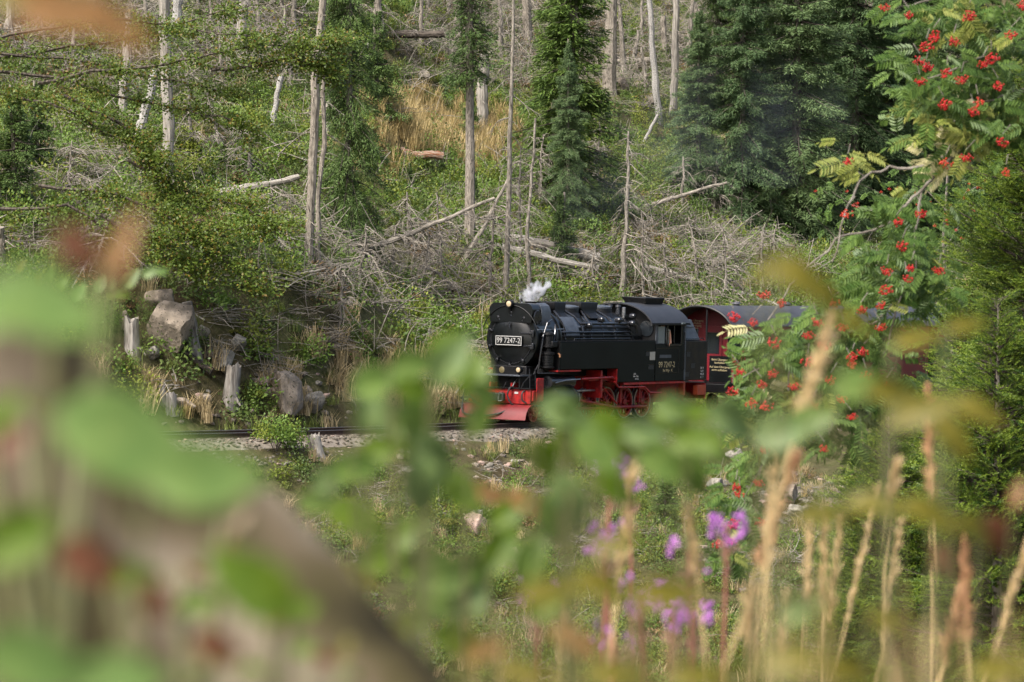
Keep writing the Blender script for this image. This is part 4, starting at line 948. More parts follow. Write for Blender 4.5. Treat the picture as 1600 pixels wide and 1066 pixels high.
log("thin pale limb lying in front of the boiler lamp", (700, 516), (770, 524), 4, 3, 'palebark', 0, .5, .25, 0)
log("pale limb low behind the smokebox at the left", (712, 546), (770, 548), 4, 3, 'palebark', 0, .5, .2, 0)
# ------------------------------------------------------------------ beech at the left: level limbs carrying flat sprays of small leaves
bq = at(-150, 420, 97); bq[2] = gz(bq[0], bq[1])
beech = thing("beech_tree", "beech tree leaning in from the left with green-brown leaves on dark limbs", "beech tree", bq)
m, P, tt = trunk_mesh(5, 14, .22, .06)
put("trunk", m.mesh("trunk", M['darkbark']), beech)
LB, LD, LN = [], [], []
BEECH = [  # limb as pixels at a depth
    ([(-120, 60), (0, 85), (110, 92), (215, 118), (300, 132), (380, 150)], 96, 150),
    ([(-140, 90), (60, 45), (180, 30), (300, 45), (400, 60), (480, 40)], 95, 170),
    ([(60, 130), (150, 110), (245, 103), (320, 88), (400, 70), (470, 75), (520, 60)], 95, 270),
    ([(-120, 130), (0, 145), (60, 160), (110, 172), (160, 205), (205, 230), (260, 260)], 95, 200),
    ([(-60, 100), (100, 75), (200, 62), (330, 20), (420, 5)], 97, 140),
    ([(100, 150), (200, 200), (230, 250), (250, 300), (330, 330)], 95, 220),
    ([(-60, 330), (100, 320), (205, 376), (270, 368), (350, 357), (430, 350)], 94, 250),
    ([(60, 290), (170, 300), (250, 330), (310, 380), (380, 430), (400, 460)], 94, 300),
    ([(150, 330), (230, 390), (270, 410), (310, 425), (340, 440)], 94, 150),
    ([(200, 250), (270, 290), (330, 310), (400, 330), (440, 360)], 95, 170),
    ([(-40, 110), (80, 120), (180, 150), (280, 170), (370, 190), (390, 230)], 96, 190),
    ([(330, 110), (390, 105), (450, 90), (500, 100), (520, 130)], 95, 200),
]
for pts, d, n in BEECH:
    Pw = np.array([at(x, y, d + rnd.uniform(-.5, .5)) for x, y in pts]) - bq
    t = np.linspace(0, 1, 20); Q = np.stack([np.interp(t, np.linspace(0, 1, len(pts)), Pw[:, i]) for i in range(3)], 1)
    Q[1:-1] += rng.normal(size=(18, 3)) * .03
    put("limb", G().tube(Q, .05 * (1 - t) + .012, 6, False).mesh("limb", M['darkbark']), beech)
    for k in range(n // 3):
        u = rnd.random() ** .7; c = np.array([np.interp(u, t, Q[:, i]) for i in range(3)])
        end = c + np.array((rnd.uniform(-.2, 1.0), rnd.uniform(-.9, .9), rnd.uniform(-.4, .35)))
        tw = c + (end - c) * np.linspace(0, 1, 5)[:, None]
        nl = 50
        s = rng.random((nl, 1)); B0 = c + (end - c) * s + rng.normal(size=(nl, 3)) * (.16, .16, .1)
        LB.append(B0); LD.append(unit((end - c) + rng.normal(size=(nl, 3)) * .6)); LN.append(unit(np.array((0, -.5, 1.0)) + rng.normal(size=(nl, 3)) * .6))
LB, LD, LN = map(np.concatenate, (LB, LD, LN))
put("crown", quads_mesh("crown", blades(LB, LD, LN, rng.uniform(.075, .12, len(LB)), rng.uniform(.05, .075, len(LB))), M['beech']), beech)

# ------------------------------------------------------------------ rocks and stumps by the line
M['granite'] = stone("pinkish_granite", (.13, .11, .085), (.3, .25, .195), lich=(.03, .03, .02))
M['granite_grey'] = stone("grey_granite", (.13, .12, .1), (.27, .25, .21))
M['granite_moss'] = stone("mossy_granite", (.16, .14, .11), (.3, .26, .21), .45)
M['pink'] = stone("pink_granite", (.26, .18, .14), (.42, .31, .26))
def boulder(label, px, py, w, h, mat='granite', seed=1, rot=0.0, depth=None, sharp=.0, d=None, dmin=62, fwd=.1):
    """w x h pixels, centred on (px, py)"""
    q = hit(px, py + h * .42, dmin)
    k = q[1] / F_PX; sx, sz = w * k / 2, h * k / 2; sy = (depth or 1.0) * min(sx, sz) * 1.1
    import bmesh
    bm = bmesh.new(); bmesh.ops.create_icosphere(bm, subdivisions=4, radius=1)
    g = np.random.default_rng(seed); K = g.normal(size=(8, 3)); ph = g.uniform(0, 6, 8); K2 = g.normal(size=(10, 3)) * 9; ph2 = g.uniform(0, 6, 10)
    planes = [(unit(g.normal(size=3)), g.uniform(.55, .95)) for _ in range(14)]
    for v in bm.verts:
        c = np.array(v.co); c = c / (np.abs(c) ** 3.2).sum() ** (1 / 3.2)
        for n_, dd in planes:
            e = c @ n_
            if e > dd: c = c - n_ * (e - dd) * .95
        c = c * (1 + .05 * np.sin(K[:4] @ c * 2.2 + ph[:4]).sum() / 2 + .02 * np.sin(K[4:] @ c * 7 + ph[4:]).sum() / 2 + .006 * np.sin(K2 @ c + ph2).sum())
        v.co = c
    me = bpy.data.meshes.new("boulder"); bm.to_mesh(me); bm.free(); me.materials.append(M[mat]); me.shade_smooth(); me.set_sharp_from_angle(angle=R(38))
    o = put("boulder", me, None, q + np.array((0, sy * fwd, sz * .78)), (0, rot, 0), (sx * 1.05, sy, sz * 1.08))
    return tag(o, label, "boulder")
boulder("large egg-shaped granite boulder standing on the left bank", 264, 522, 66, 92, seed=33, rot=R(14), fwd=-.15)
boulder("rounded lichen-spotted boulder perched on top of the large one", 246, 468, 50, 38, seed=44, rot=R(-12))
boulder("pale rounded boulder in the middle of the left bank", 353, 568, 28, 40, 'granite_grey', 5, fwd=-.8)
boulder("grey boulder behind the pale rounded one", 372, 553, 26, 26, 'granite_grey', 6)
boulder("tall tan slab boulder beside the rails", 452, 620, 48, 76, seed=7, rot=R(-6), fwd=-.3)
boulder("grey angular boulder at the foot of the tan slab", 492, 643, 38, 34, 'granite_grey', 8, fwd=-.3)
boulder("small brown stone right above the grey angular boulder", 481, 619, 16, 14, seed=9)
boulder("flat reddish boulder left of the tan slab", 425, 630, 34, 18, seed=10, rot=R(25))
boulder("light stone in the rubble above the tan slab", 408, 596, 26, 18, 'pink', 11)
boulder("brown stone in the rubble above the tan slab", 423, 588, 22, 14, seed=12)
boulder("grey boulder under the charred log", 240, 560, 30, 24, 'granite_grey', 13)
boulder("tan boulder behind the bleached stump", 196, 520, 20, 36, seed=14)
boulder("dark boulder in the shade right of the leaning plank", 318, 525, 22, 24, 'granite_grey', 15)
boulder("half buried brown boulder low on the left bank", 290, 650, 42, 22, seed=16)
boulder("small brown stone by the ballast edge", 318, 640, 26, 16, seed=26)
boulder("moss-capped boulder in the upper middle", 1012, 158, 34, 26, 'granite_moss', 17)
boulder("second moss-capped boulder left of the white barked trunk", 1002, 135, 30, 20, 'granite_moss', 18)
boulder("pale boulder right of the wide grey trunk", 974, 136, 18, 22, seed=19)
boulder("mossy rock below the dark fallen trunk", 654, 122, 34, 14, 'granite_moss', 20)
boulder("pink pointed boulder on the lower bank", 797, 898, 46, 60, 'pink', 21, rot=R(8))
boulder("pinkish rock with moss below the line", 742, 825, 34, 34, 'pink', 22)
boulder("tan rock in the lower bank rubble right of the berries", 1232, 770, 34, 34, seed=23)
boulder("pale broken rock on the lower bank right of the berries", 1240, 800, 30, 26, 'granite_grey', 24)
boulder("pale rock among rubble near the hanging berries", 1118, 765, 26, 18, 'granite_grey', 25)
boulder("grey rock at the top of the rubble below the carriage", 1150, 715, 30, 20, 'granite_grey', 27)
M['stump'] = bark("silvery_weathered_stump", (.1, .088, .075), (.26, .24, .21), 7)
M['char'] = bark("charred_log_wood", (.012, .011, .01), (.06, .05, .04), 5, c3=(.2, .12, .07))
def stump(label, px, py, w, h, lean=0, seed=1, mat='stump'):
    q = hit(px, py + h / 2, 62); k = q[1] / F_PX; H = h * k; r = w * k / 2
    g = np.random.default_rng(seed); m = G(); n = 14; V = []
    prof = [(-.3, 1.25), (0, 1.15), (.25, 1.0), (.6, .95), (.9, .92), (1.0, .88)]
    fl = 1 + .08 * g.normal(size=n); top = 1 + .06 * g.normal(size=n)
    for z, rr in prof:
        for j in range(n):
            a = j * math.tau / n; zz = z * H * (top[j] if z > .8 else 1)
            V.append((math.cos(a) * r * rr * fl[j] + lean * z * H, math.sin(a) * r * rr * fl[j], zz))
    f = [(i * n + j, i * n + (j + 1) % n, (i + 1) * n + (j + 1) % n, (i + 1) * n + j) for i in range(len(prof) - 1) for j in range(n)]
    V.append((lean * H * .8, 0, H * .82)); c = len(V) - 1; b0 = (len(prof) - 1) * n
    f += [(b0 + j, b0 + (j + 1) % n, c) for j in range(n)]
    for k2 in range(4):
        a = g.random() * math.tau
        m.tube([(math.cos(a) * r, math.sin(a) * r, .1 * H), (math.cos(a) * r * 1.9, math.sin(a) * r * 1.6, -.12)], [r * .3, r * .12], 5)
    m.add(V, f)
    return tag(put("tree_stump", m.mesh("tree_stump", M[mat], 40), None, q), label, "tree stump")
stump("bleached fluted stump left of the large boulder", 206, 532, 24, 52, 0, 1)
stump("silvery stump standing by the pale rounded boulder", 360, 612, 24, 56, .12, 2)
stump("low grey stump on the left bank near the rails", 267, 632, 18, 28, 0, 3)
stump("grey stump below the ballast in front of the rails", 497, 700, 22, 34, -.2, 4)
stump("shattered pinkish stump in the moss on the lower bank", 738, 818, 26, 26, .2, 5)
stump("narrow grey stump beside the low one", 254, 628, 10, 30, 0, 6)
log("weathered plank-like trunk leaning upright beside the large boulder", (306, 565), (291, 472), 22, 16, 'stump', 0, .5, 0, 0, "leaning_trunk", .004)
log("charred log sloping down across the left bank", (308, 594), (188, 500), 11, 10, 'char', 1, .4, .25, .2)
log("thin bleached limb stuck in the left bank", (306, 515), (320, 498), 4, 3, 'palebark', 0, .5, .1, 0)
# ------------------------------------------------------------------ ground cover nobody could count: geometry nodes on one object each
def bush_mesh(seed, mat, n=420, rad=.45, h=.6, leaf=(.05, .1), stems=True):
    g = np.random.default_rng(seed); 
    d = unit(g.normal(size=(n, 3))); d[:, 2] = np.abs(d[:, 2])
    lump = 1 + .3 * np.sin(d @ g.normal(size=3) * 4) + .2 * np.sin(d @ g.normal(size=3) * 7)
    r = g.random(n) ** .35 * lump
    c = d * r[:, None] * np.array((rad, rad, h))
    dr = unit(d * .6 + g.normal(size=(n, 3)) * .7); nn = unit(d + np.array((0, 0, .8)) + g.normal(size=(n, 3)) * .4)
    L = g.uniform(*leaf, n)
    return quads_mesh("bush", blades(c, dr, nn, L, L * .62, .5), mat)
def tuft_mesh(seed, mat, n=60, h=.7, spread=.16, bend=.35, w=.012):
    g = np.random.default_rng(seed); a = g.random(n) * math.tau; o = g.normal(size=(n, 2)) * spread * .6
    H = h * g.uniform(.5, 1.15, n); bd = bend * H * g.uniform(.3, 1.2, n)
    dx = np.stack([np.cos(a), np.sin(a)], 1); sx = np.stack([-np.sin(a), np.cos(a), np.zeros(n)], 1) * w * g.uniform(.6, 1.4, n)[:, None]
    b = np.concatenate([o, np.zeros((n, 1))], 1)
    m = b + np.concatenate([dx * (bd * .3)[:, None], (H * .6)[:, None]], 1)
    t = b + np.concatenate([dx * bd[:, None], H[:, None] * .97], 1)
    return quads_mesh("tuft", np.concatenate([np.stack([b - sx, b + sx, m + sx * .8, m - sx * .8], 1), np.stack([m - sx * .8, m + sx * .8, t + sx * .2, t - sx * .2], 1)]), mat)
def brush_mesh(seed, n=26, L=(.5, 1.7), spread=.7, up=.5, r=.009, mat='deadtwig'):
    g = np.random.default_rng(seed); m = G()
    for k in range(n):
        a = g.random() * math.tau; l = g.uniform(*L); el = g.normal() * up; q = np.linspace(0, 1, 5)
        d = np.array((math.cos(a) * math.cos(el), math.sin(a) * math.cos(el), abs(math.sin(el)))); s = unit(np.cross(d, g.normal(size=3)))
        c = np.array((*g.normal(size=2) * spread * .5, abs(g.normal()) * .2))
        P = c + d * l * (q[:, None] - .3) + s * (g.normal() * .25 * l * q ** 2)[:, None] + np.array((0, 0, -.2 * l)) * (q ** 2)[:, None]
        P[:, 2] = np.maximum(P[:, 2], -.1)
        m.tube(P, r * g.uniform(.5, 1.5) * (1.1 - q * .7), 3, False)
    return m.mesh("brush", M[mat], 0)
def fern_mesh(seed, mat, n=9):
    g = np.random.default_rng(seed); B, D, N, Ls = [], [], [], []
    for k in range(n):
        a = g.random() * math.tau; l = g.uniform(.4, .8); t = np.linspace(.15, 1, 16)
        P = np.stack([np.cos(a) * l * t * .7, np.sin(a) * l * t * .7, l * (1.1 * t - .75 * t ** 2)], 1)
        s = np.array((-math.sin(a), math.cos(a), 0))
        for sg in (-1, 1):
            B.append(P); D.append(unit(s * sg + np.array((math.cos(a), math.sin(a), -.2)) * .5 + g.normal(size=P.shape) * .1)); N.append(np.tile((0, 0, 1.0), (16, 1))); Ls.append(.17 * (1.1 - t))
    L = np.concatenate(Ls)
    return quads_mesh("fern", blades(np.concatenate(B), np.concatenate(D), np.concatenate(N), L, L * .3), mat)
PROTO = [bush_mesh(1, M['bush1']), bush_mesh(2, M['bush1'], 380, .5, .5), bush_mesh(3, M['bush2'], 380, .4, .6), bush_mesh(4, M['bush3'], 420, .5, .55),
         bush_mesh(5, M['bush4'], 240, .4, .4), fern_mesh(6, M['bush2']), fern_mesh(7, M['bush4']), bush_mesh(8, M['moss'], 500, .4, .18, (.03, .06))]
TUFT = [tuft_mesh(1, M['grass_gold'], 70, 1.0), tuft_mesh(2, M['grass_gold'], 60, .8, .2, .5), tuft_mesh(3, M['grass_tan'], 60, .75, .2, .5), tuft_mesh(4, M['grass_tan'], 50, .5, .2, .8), tuft_mesh(5, M['grass_green'], 60, .5, .2, .6), tuft_mesh(6, M['grass_green'], 60, .35, .25, .9)]
BRUSH = [brush_mesh(1), brush_mesh(2, 22, (.8, 2.2), .8, .35), brush_mesh(3, 30, (.4, 1.2), .6, .8), brush_mesh(4, 8, (1.2, 2.8), .8, .6, .016), brush_mesh(5, 16, (.6, 1.5), .5, .25, .012, 'palebark'), brush_mesh(6, 20, (.5, 1.4), .6, .6, .01, 'bark')]
def cand(n, d0, d1, marg=1.5):
    y = np.sqrt(rng.uniform(d0 ** 2, d1 ** 2, n)); x = rng.uniform(-1, 1, n) * (.16 * y + marg)
    z, p = ground(x, y); px, py = to_px(np.stack([x, y, z], 1))
    return np.stack([x, y, z], 1), p, px, py
def blob(px, py, cx, cy, rx, ry): return np.exp(-(((px - cx) / rx) ** 2 + ((py - cy) / ry) ** 2))
def lay(name, label, protos, P, weights, smin, smax):
    """weights: (N, kinds) likelihood of each kind at each point"""
    W = weights / (weights.sum(1, keepdims=True) + 1e-9)
    idx = (W.cumsum(1) > rng.random((len(P), 1))).argmax(1)
    rot = np.stack([rng.normal(size=len(P)) * .12, rng.normal(size=len(P)) * .12, rng.random(len(P)) * math.tau], 1)
    o = scatter(name, P, rot, rng.uniform(smin, smax, len(P)), idx, protos)
    o["label"] = label
    return o
# far side of the line: bushes
P, p, px, py = cand(24000, 84, 270)
gold = blob(px, py, 655, 205, 85, 40) + .8 * blob(px, py, 770, 232, 40, 25)
tan = blob(px, py, 505, 590, 55, 45) + blob(px, py, 640, 595, 130, 40) + .6 * blob(px, py, 260, 590, 60, 40)
grey = blob(px, py, 680, 440, 190, 70) + blob(px, py, 1080, 400, 130, 80) + .9 * (py < 150) * (np.abs(px - 560) > 90) + .7 * blob(px, py, 130, 320, 120, 90) + blob(px, py, 420, 530, 50, 50)
bank = blob(px, py, 350, 590, 180, 80)
keep = (p > 2.6) & (rng.random(len(p)) < np.clip(1.0 - gold * 1.2 - tan * 1.0 - .45 * grey + .1 * bank, .05, 1)) & (rng.random(len(p)) < np.where(p < 4, .5, 1))
P, px, py, p, gy = P[keep], px[keep], py[keep], p[keep], grey[keep]
nz = .5 + .5 * np.sin(P[:, 0] * .5 + 1.3 * np.sin(P[:, 1] * .23)) * np.sin(P[:, 1] * .31 + P[:, 0] * .2)
up = (py < 170)[:, None]
Wt = np.stack([1.2 - nz, 1.1 - nz * .8, .5 + nz * .5, .8 + 0 * nz, .16 + .5 * gy, .35 + 0 * nz, .18 + .3 * gy, .05 + 0 * nz], 1)
Wt = np.where(up, Wt * np.array((.4, .4, .6, 1.6, 1.3, .5, 1, 1)), Wt)
lay("undergrowth", "green undergrowth of raspberry and ferns covering the slope behind the train", PROTO, P - (0, 0, .06), Wt, .55, 1.7)
# grasses
P, p, px, py = cand(26000, 84, 190)
gold = blob(px, py, 655, 205, 85, 40) + .8 * blob(px, py, 770, 232, 40, 25)
tan = blob(px, py, 500, 585, 60, 50) + blob(px, py, 640, 595, 130, 40) + .3 * blob(px, py, 260, 590, 60, 40) + .45 * blob(px, py, 350, 630, 220, 50) + .8 * blob(px, py, 700, 620, 80, 35)
keep = (p > 2.0) & (rng.random(len(p)) < np.clip(gold * 1.3 + tan * 1.1 + .07, 0, 1))
P, g_, t_ = P[keep], gold[keep], tan[keep]
lay("dry_grass", "golden and tan dry grass on the slope and beside the line", TUFT, P, np.stack([g_ * 2, g_ * 2 + t_ * .15, t_ * 1.5 + .01, t_ + .01, .2 + .5 * t_, .25 + .6 * t_], 1), .75, 1.3)
# dead branches
P, p, px, py = cand(26000, 86, 270)
grey = blob(px, py, 680, 440, 190, 70) + blob(px, py, 1090, 410, 140, 70) + .95 * (py < 140) * (np.abs(px - 560) > 60) + .8 * blob(px, py, 110, 320, 130, 90) + 1.5 * blob(px, py, 430, 530, 70, 60) + .4 * blob(px, py, 300, 560, 120, 50) + .5 * blob(px, py, 470, 400, 90, 60) + .4 * blob(px, py, 850, 330, 60, 60)
keep = (p > 3) & (rng.random(len(p)) < np.clip(grey * .5 + .06, 0, 1))
P = P[keep]
lay("dead_branch_litter", "grey dead branches and twigs lying in heaps over the slope", BRUSH, P + (0, 0, .12), np.tile((1.2, 1.0, 1, .8, .6, .8), (len(P), 1)), .7, 1.5)
# near side bank
P, p, px, py = cand(8000, 44, 99)
green = blob(px, py, 430, 700, 90, 40) + .9 * blob(px, py, 700, 840, 130, 60) + .9 * blob(px, py, 820, 930, 120, 50) + .8 * blob(px, py, 1030, 800, 70, 80) + .35 * blob(px, py, 950, 1000, 500, 80)
rub = blob(px, py, 1190, 780, 90, 90) + blob(px, py, 1350, 740, 90, 50)
keep = (p < -2.7) & (rng.random(len(p)) < np.clip(green * .9 + .3 - .35 * rub, .02, 1))
Q, qx, qy = P[keep], px[keep], py[keep]
mo = blob(qx, qy, 760, 850, 150, 90)
lay("bank_undergrowth", "low green plants and moss on the bank below the line", PROTO, Q - (0, 0, .06), np.stack([.8 + 0 * mo, .6 + 0 * mo, .9 + 0 * mo, .8 + 0 * mo, .3 + 0 * mo, .4 + 0 * mo, .15 + 0 * mo, .5 + 2 * mo], 1), .5, 1.0)
P, p, px, py = cand(7000, 40, 100)
keep = (p < -2.4) & (rng.random(len(p)) < .5)
Q = P[keep]
lay("bank_grass", "short dry and green grass on the bank below the line", TUFT, Q, np.tile((.05, .05, .4, .6, 1.2, 1.6), (len(Q), 1)), .35, .75)
P, p, px, py = cand(2600, 50, 98)
keep = (p < -3) & (rng.random(len(p)) < .22 + .6 * blob(px, py, 1250, 800, 160, 110) + .3 * blob(px, py, 600, 800, 100, 50))
Q = P[keep]
lay("bank_twigs", "pale dead twigs scattered on the bank below the line", BRUSH, Q + (0, 0, .03), np.tile((.6, .5, 1, .2, 1.0, .5), (len(Q), 1)), .35, .8)
# ballast stones and rubble
def pebble(seed, mat):
    import bmesh
    bm = bmesh.new(); bmesh.ops.create_icosphere(bm, subdivisions=1, radius=1); g = np.random.default_rng(seed)
    for v in bm.verts: v.co *= g.uniform(.65, 1.15); v.co.z *= .7
    me = bpy.data.meshes.new("pebble"); bm.to_mesh(me); bm.free(); me.materials.append(mat); return me
PEB = [pebble(i, M['ballast']) for i in range(4)] + [pebble(9, M['granite_grey']), pebble(10, M['pink']), pebble(11, M['granite'])]
n = 14000; s = rng.uniform(-24, 34, n); l = rng.choice((-1, 1), n) * rng.uniform(0, 2.6, n)
tp = [track_point(v) for v in s]
X = np.array([t[0] for t in tp]); H_ = np.array([t[1] for t in tp])
X[:, 0] += -np.sin(H_) * l; X[:, 1] += np.cos(H_) * l
X[:, 2] += np.where(np.abs(l) < 1.45, -.16, -.16 - (np.abs(l) - 1.45) * .5)
lay("ballast_stones", "loose grey ballast stones around the sleepers", PEB, X, np.tile((1, 1, 1, 1, .5, .2, .3), (n, 1)), .03, .085)
P, p, px, py = cand(9000, 62, 99)
keep = (p < -2.2) & (rng.random(len(p)) < np.clip(blob(px, py, 1200, 770, 120, 80) + blob(px, py, 1370, 730, 120, 50) + .35 * blob(px, py, 850, 720, 300, 50) + .05, 0, 1))
Q = P[keep]
lay("bank_rubble", "broken stones scattered on the bank below the line", PEB, Q, np.tile((.3, .3, .3, .3, 1, .8, 1), (len(Q), 1)), .04, .17)
P, p, px, py = cand(9000, 84, 105)
keep = (p > 2.0) & (p < 6) & (rng.random(len(p)) < np.clip(blob(px, py, 400, 620, 160, 50) * .8, 0, 1))
Q = P[keep]
lay("bank_stones", "small stones and rubble on the cutting beside the rails", PEB, Q, np.tile((.3, .3, .3, .3, 1, .8, 1), (len(Q), 1)), .03, .16)
# bushes one can tell apart
def shrub(label, px, py, w, kinds, d=None, n=7, hmul=1.0):
    q = hit(px, py, 62); k = q[1] / F_PX * w / 2
    t = thing("shrub", label, "shrub", q)
    for i in range(n):
        a = rnd.random() * math.tau; r = rnd.random() ** .5 * k * .8
        put("leaf_clump", PROTO[kinds[i % len(kinds)]], t, (math.cos(a) * r, math.sin(a) * r, rnd.random() * k * .5 * hmul), (0, 0, rnd.random() * 6), k * 1.3 * rnd.uniform(.7, 1.1))['kind'] = 'stuff'
        put("stem", G().tube([(0, 0, -.1), (math.cos(a) * r * .7, math.sin(a) * r * .7, k * .6)], [.015, .006], 5).mesh("stem", M['darkbark']), t)
    return t
shrub("bright green bush growing in front of the rails at the left", 430, 712, 90, (0, 2, 1))
shrub("green bush on the slope just left of the large boulder", 165, 530, 90, (0, 3))
shrub("brownish bush between the stump and the lichen-spotted boulder", 205, 486, 44, (3, 4))
shrub("leafy yellow-green plant in the rubble below the moss cushion", 400, 640, 50, (2, 0))
shrub("mossy tuft over the grey boulder on the left bank", 370, 530, 30, (7, 7))
shrub("grey-green willow bush at the foot of the dense spruces", 1405, 255, 60, (3, 0))
shrub("green plants around the pink pointed boulder", 800, 945, 110, (2, 7, 0))
shrub("mossy green clump beside the shattered stump", 690, 830, 90, (7, 2))
# ------------------------------------------------------------------ young spruces on the near slope, each bough an object
def bough_mesh(seed, L):
    """spruce bough of length L: axis, side twigs, and shoots that are brushes of short needles"""
    g = np.random.default_rng(seed); t = np.linspace(0, 1, 7); st = G()
    ax = np.stack([L * t, .05 * L * np.sin(t * 3 + seed), L * (.1 * t - .25 * t ** 2 + .18 * t ** 3)], 1)
    st.tube(ax, .013 * (1 - t) + .004, 4, False); shoots = []
    u = .1; k = 0
    while u < 1:
        c = np.array([np.interp(u, t, ax[:, i]) for i in range(3)]); s = -1 if k % 2 else 1
        l = (.42 * L * (1 - u) + .1) * g.uniform(.6, 1.1)
        d = unit(np.array((.8, s * g.uniform(.7, 1.2), g.uniform(-.35, .2)))); e = c + d * l
        st.tube([c, e], [.005, .003], 3, False)
        v = .3
        while v < 1.001:
            q = c + d * l * min(v, .96); w = -1 if int(v * 50) % 2 else 1
            shoots.append((q, unit(d * .8 + np.array((.35, w * .5, 0)) + g.normal(size=3) * .28), g.uniform(.12, .24)))
            v += max(.06, .062 / max(l, .1))
        shoots.append((e, unit(d + np.array((.3, 0, .15))), g.uniform(.16, .28)))
        u += .045 / L * g.uniform(.8, 1.3); k += 1
    shoots.append((ax[-1], unit(ax[-1] - ax[-2]), .2))
    m = 34; c = np.repeat(np.array([q[0] for q in shoots]), m, 0); d = np.repeat(np.array([q[1] for q in shoots]), m, 0); l = np.repeat(np.array([q[2] for q in shoots]), m)
    x = np.tile(np.linspace(0, 1, m), len(shoots)); r = g.normal(size=c.shape); r -= (r * d).sum(1)[:, None] * d
    Ls = g.uniform(.019, .029, len(c))
    V = blades(c + d * (l * x)[:, None], unit(d * .9 + unit(r) * .75), unit(g.normal(size=c.shape)), Ls, Ls * .38, .5)
    me = quads_mesh("bough", V, M['spruce_near'])
    a = me.attributes.new("tone", 'FLOAT', 'POINT'); a.data.foreach_set("value", np.repeat(np.repeat(g.random(len(shoots)), m), 4).astype(np.float32))
    return me, st.mesh("bough_stem", M['darkbark'])
mt_ = M['spruce_near'].node_tree
at_ = mt_.nodes.new("ShaderNodeAttribute"); at_.attribute_name = "tone"           # every shoot has its own green
ramp_ = [q for q in mt_.nodes if q.type == 'VALTORGB'][0]; mt_.links.new(at_.outputs["Fac"], ramp_.inputs[0])
ramp_.color_ramp.elements[0].color = (.03, .07, .009, 1); ramp_.color_ramp.elements[1].color = (.15, .21, .022, 1)
BOUGH = [(L, bough_mesh(i, L)) for i, L in enumerate((.4, .7, 1.0, 1.4, 1.9, 2.5))]
def near_spruce(label, px, d, H, Rm, zlow=.1, dens=1.0, zx=0):
    x = (px - 800) / F_PX * d; q = np.array((x, d, gz(x, d)))
    t = thing("young_spruce", label, "spruce", q)
    put("trunk", G().tube([(0, 0, -.3), (.02, 0, H * .5), (0, 0, H)], [.03 + .012 * H, .02 + .006 * H, .008], 8).mesh("trunk", M['bark']), t)
    z = zlow
    while z < H:
        f = z / H
        for k in range(int(7 * dens + 2 * rnd.random())):
            a = rnd.random() * math.tau; L = max(.2, Rm * (1 - f) ** .8 * rnd.uniform(.6, 1.12))
            Lb, ms = min(BOUGH, key=lambda b_: abs(math.log(b_[0] / L))); s = L / Lb
            b = put("bough", ms[0], t, (0, 0, z + rnd.uniform(-.12, .12)), (rnd.uniform(-.5, .5), .3 - .8 * f + rnd.uniform(-.25, .25), a), s)
            put("bough_stem", ms[1], b)
        z += .17 * (1.2 - .5 * f)
    return t
near_spruce("tall young spruce filling the right edge of the view", 1630, 40, 11.6, 3.5, 1.6)
near_spruce("second young spruce low at the right in front of the taller one", 1560, 37, 7.2, 2.4, .9)
near_spruce("young spruce low in the right foreground behind the grass stalks", 1390, 38, 6.2, 2.0, .8, 1.2)
near_spruce("small spruce at the right between the two larger young spruces", 1495, 43, 8.2, 2.1, .9)
# ------------------------------------------------------------------ rowan
M['rowan1'] = leafy("rowan_leaves", (.05, .1, .02), (.12, .19, .04), .35, .45)
M['rowan2'] = leafy("yellowing_rowan_leaves", (.16, .2, .035), (.3, .31, .08), .4)
M['rowan3'] = leafy("bleached_rowan_leaves", (.4, .38, .17), (.55, .5, .3), .4)
M['berry'] = plain("red_rowan_berries", (.3, .0012, .002), .3, 0, .3, 40, spec=.4)
M['berry2'] = plain("orange_rowan_berries", (.36, .02, .004), .3, 0, .3, 40)
M['rowanbark'] = bark("smooth_grey_rowan_bark", (.09, .075, .06), (.2, .18, .155), 2)
def rowan_leaf(seed, mat, L=.19, pairs=7):
    g = np.random.default_rng(seed); m = G()
    def ax(t): return np.array((L * t, .012 * math.sin(t * 2 + seed), L * (.1 * t - .38 * t ** 2)))
    m.tube([ax(t) for t in np.linspace(0, 1, 5)], .0013, 3, False)
    def leaflet(c, d, l, wd):
        up = np.array((0, 0, 1.0)); s = unit(np.cross(d, up)); dr = -up * .25
        pts = [(0, 0), (.25, .8), (.6, 1), (.85, .6), (1, 0), (.85, -.6), (.6, -1), (.25, -.8)]
        V = [c + d * l * u + s * wd * v * .5 + up * abs(v) * wd * .18 + dr * l * u * u for u, v in pts]
        m.add(V, [(0, 1, 2, 3, 4), (0, 4, 5, 6, 7)])
    for k in range(pairs):
        t = .26 + .7 * k / pairs; c = ax(t)
        for s in (-1, 1):
            leaflet(c, unit(np.array((.5, s, -.12 + g.normal() * .12))), L * .32 * (1 - .35 * abs(t - .6)), L * .095)
    leaflet(ax(1), unit(np.array((1, 0, -.5))), L * .28, L * .09)
    return m.mesh("leaf", mat, 0)
RL = [rowan_leaf(i, M['rowan1']) for i in range(3)] + [rowan_leaf(7, M['rowan2']), rowan_leaf(8, M['rowan3'], .17)]
def berry_mesh(seed, mat, n=34):
    import bmesh
    g = np.random.default_rng(seed); bm = bmesh.new()
    for k in range(n):
        d = unit(g.normal(size=3)); c = d * g.random() ** .4 * np.array((.046, .034, .03))
        c[2] -= .02
        bmesh.ops.create_icosphere(bm, subdivisions=1, radius=.0062, matrix=Matrix.Translation(c))
    me = bpy.data.meshes.new("berry_cluster"); bm.to_mesh(me); bm.free(); me.materials.append(mat); me.shade_smooth(); return me
BM = [berry_mesh(1, M['berry']), berry_mesh(2, M['berry'], 26), berry_mesh(3, M['berry2'], 22)]
RD = 21.0
rb = at(1760, 900, RD + .5); rb[2] = gz(rb[0], rb[1])
rowan = thing("rowan_tree", "rowan tree reaching in from the right with clusters of red berries", "rowan tree", rb)
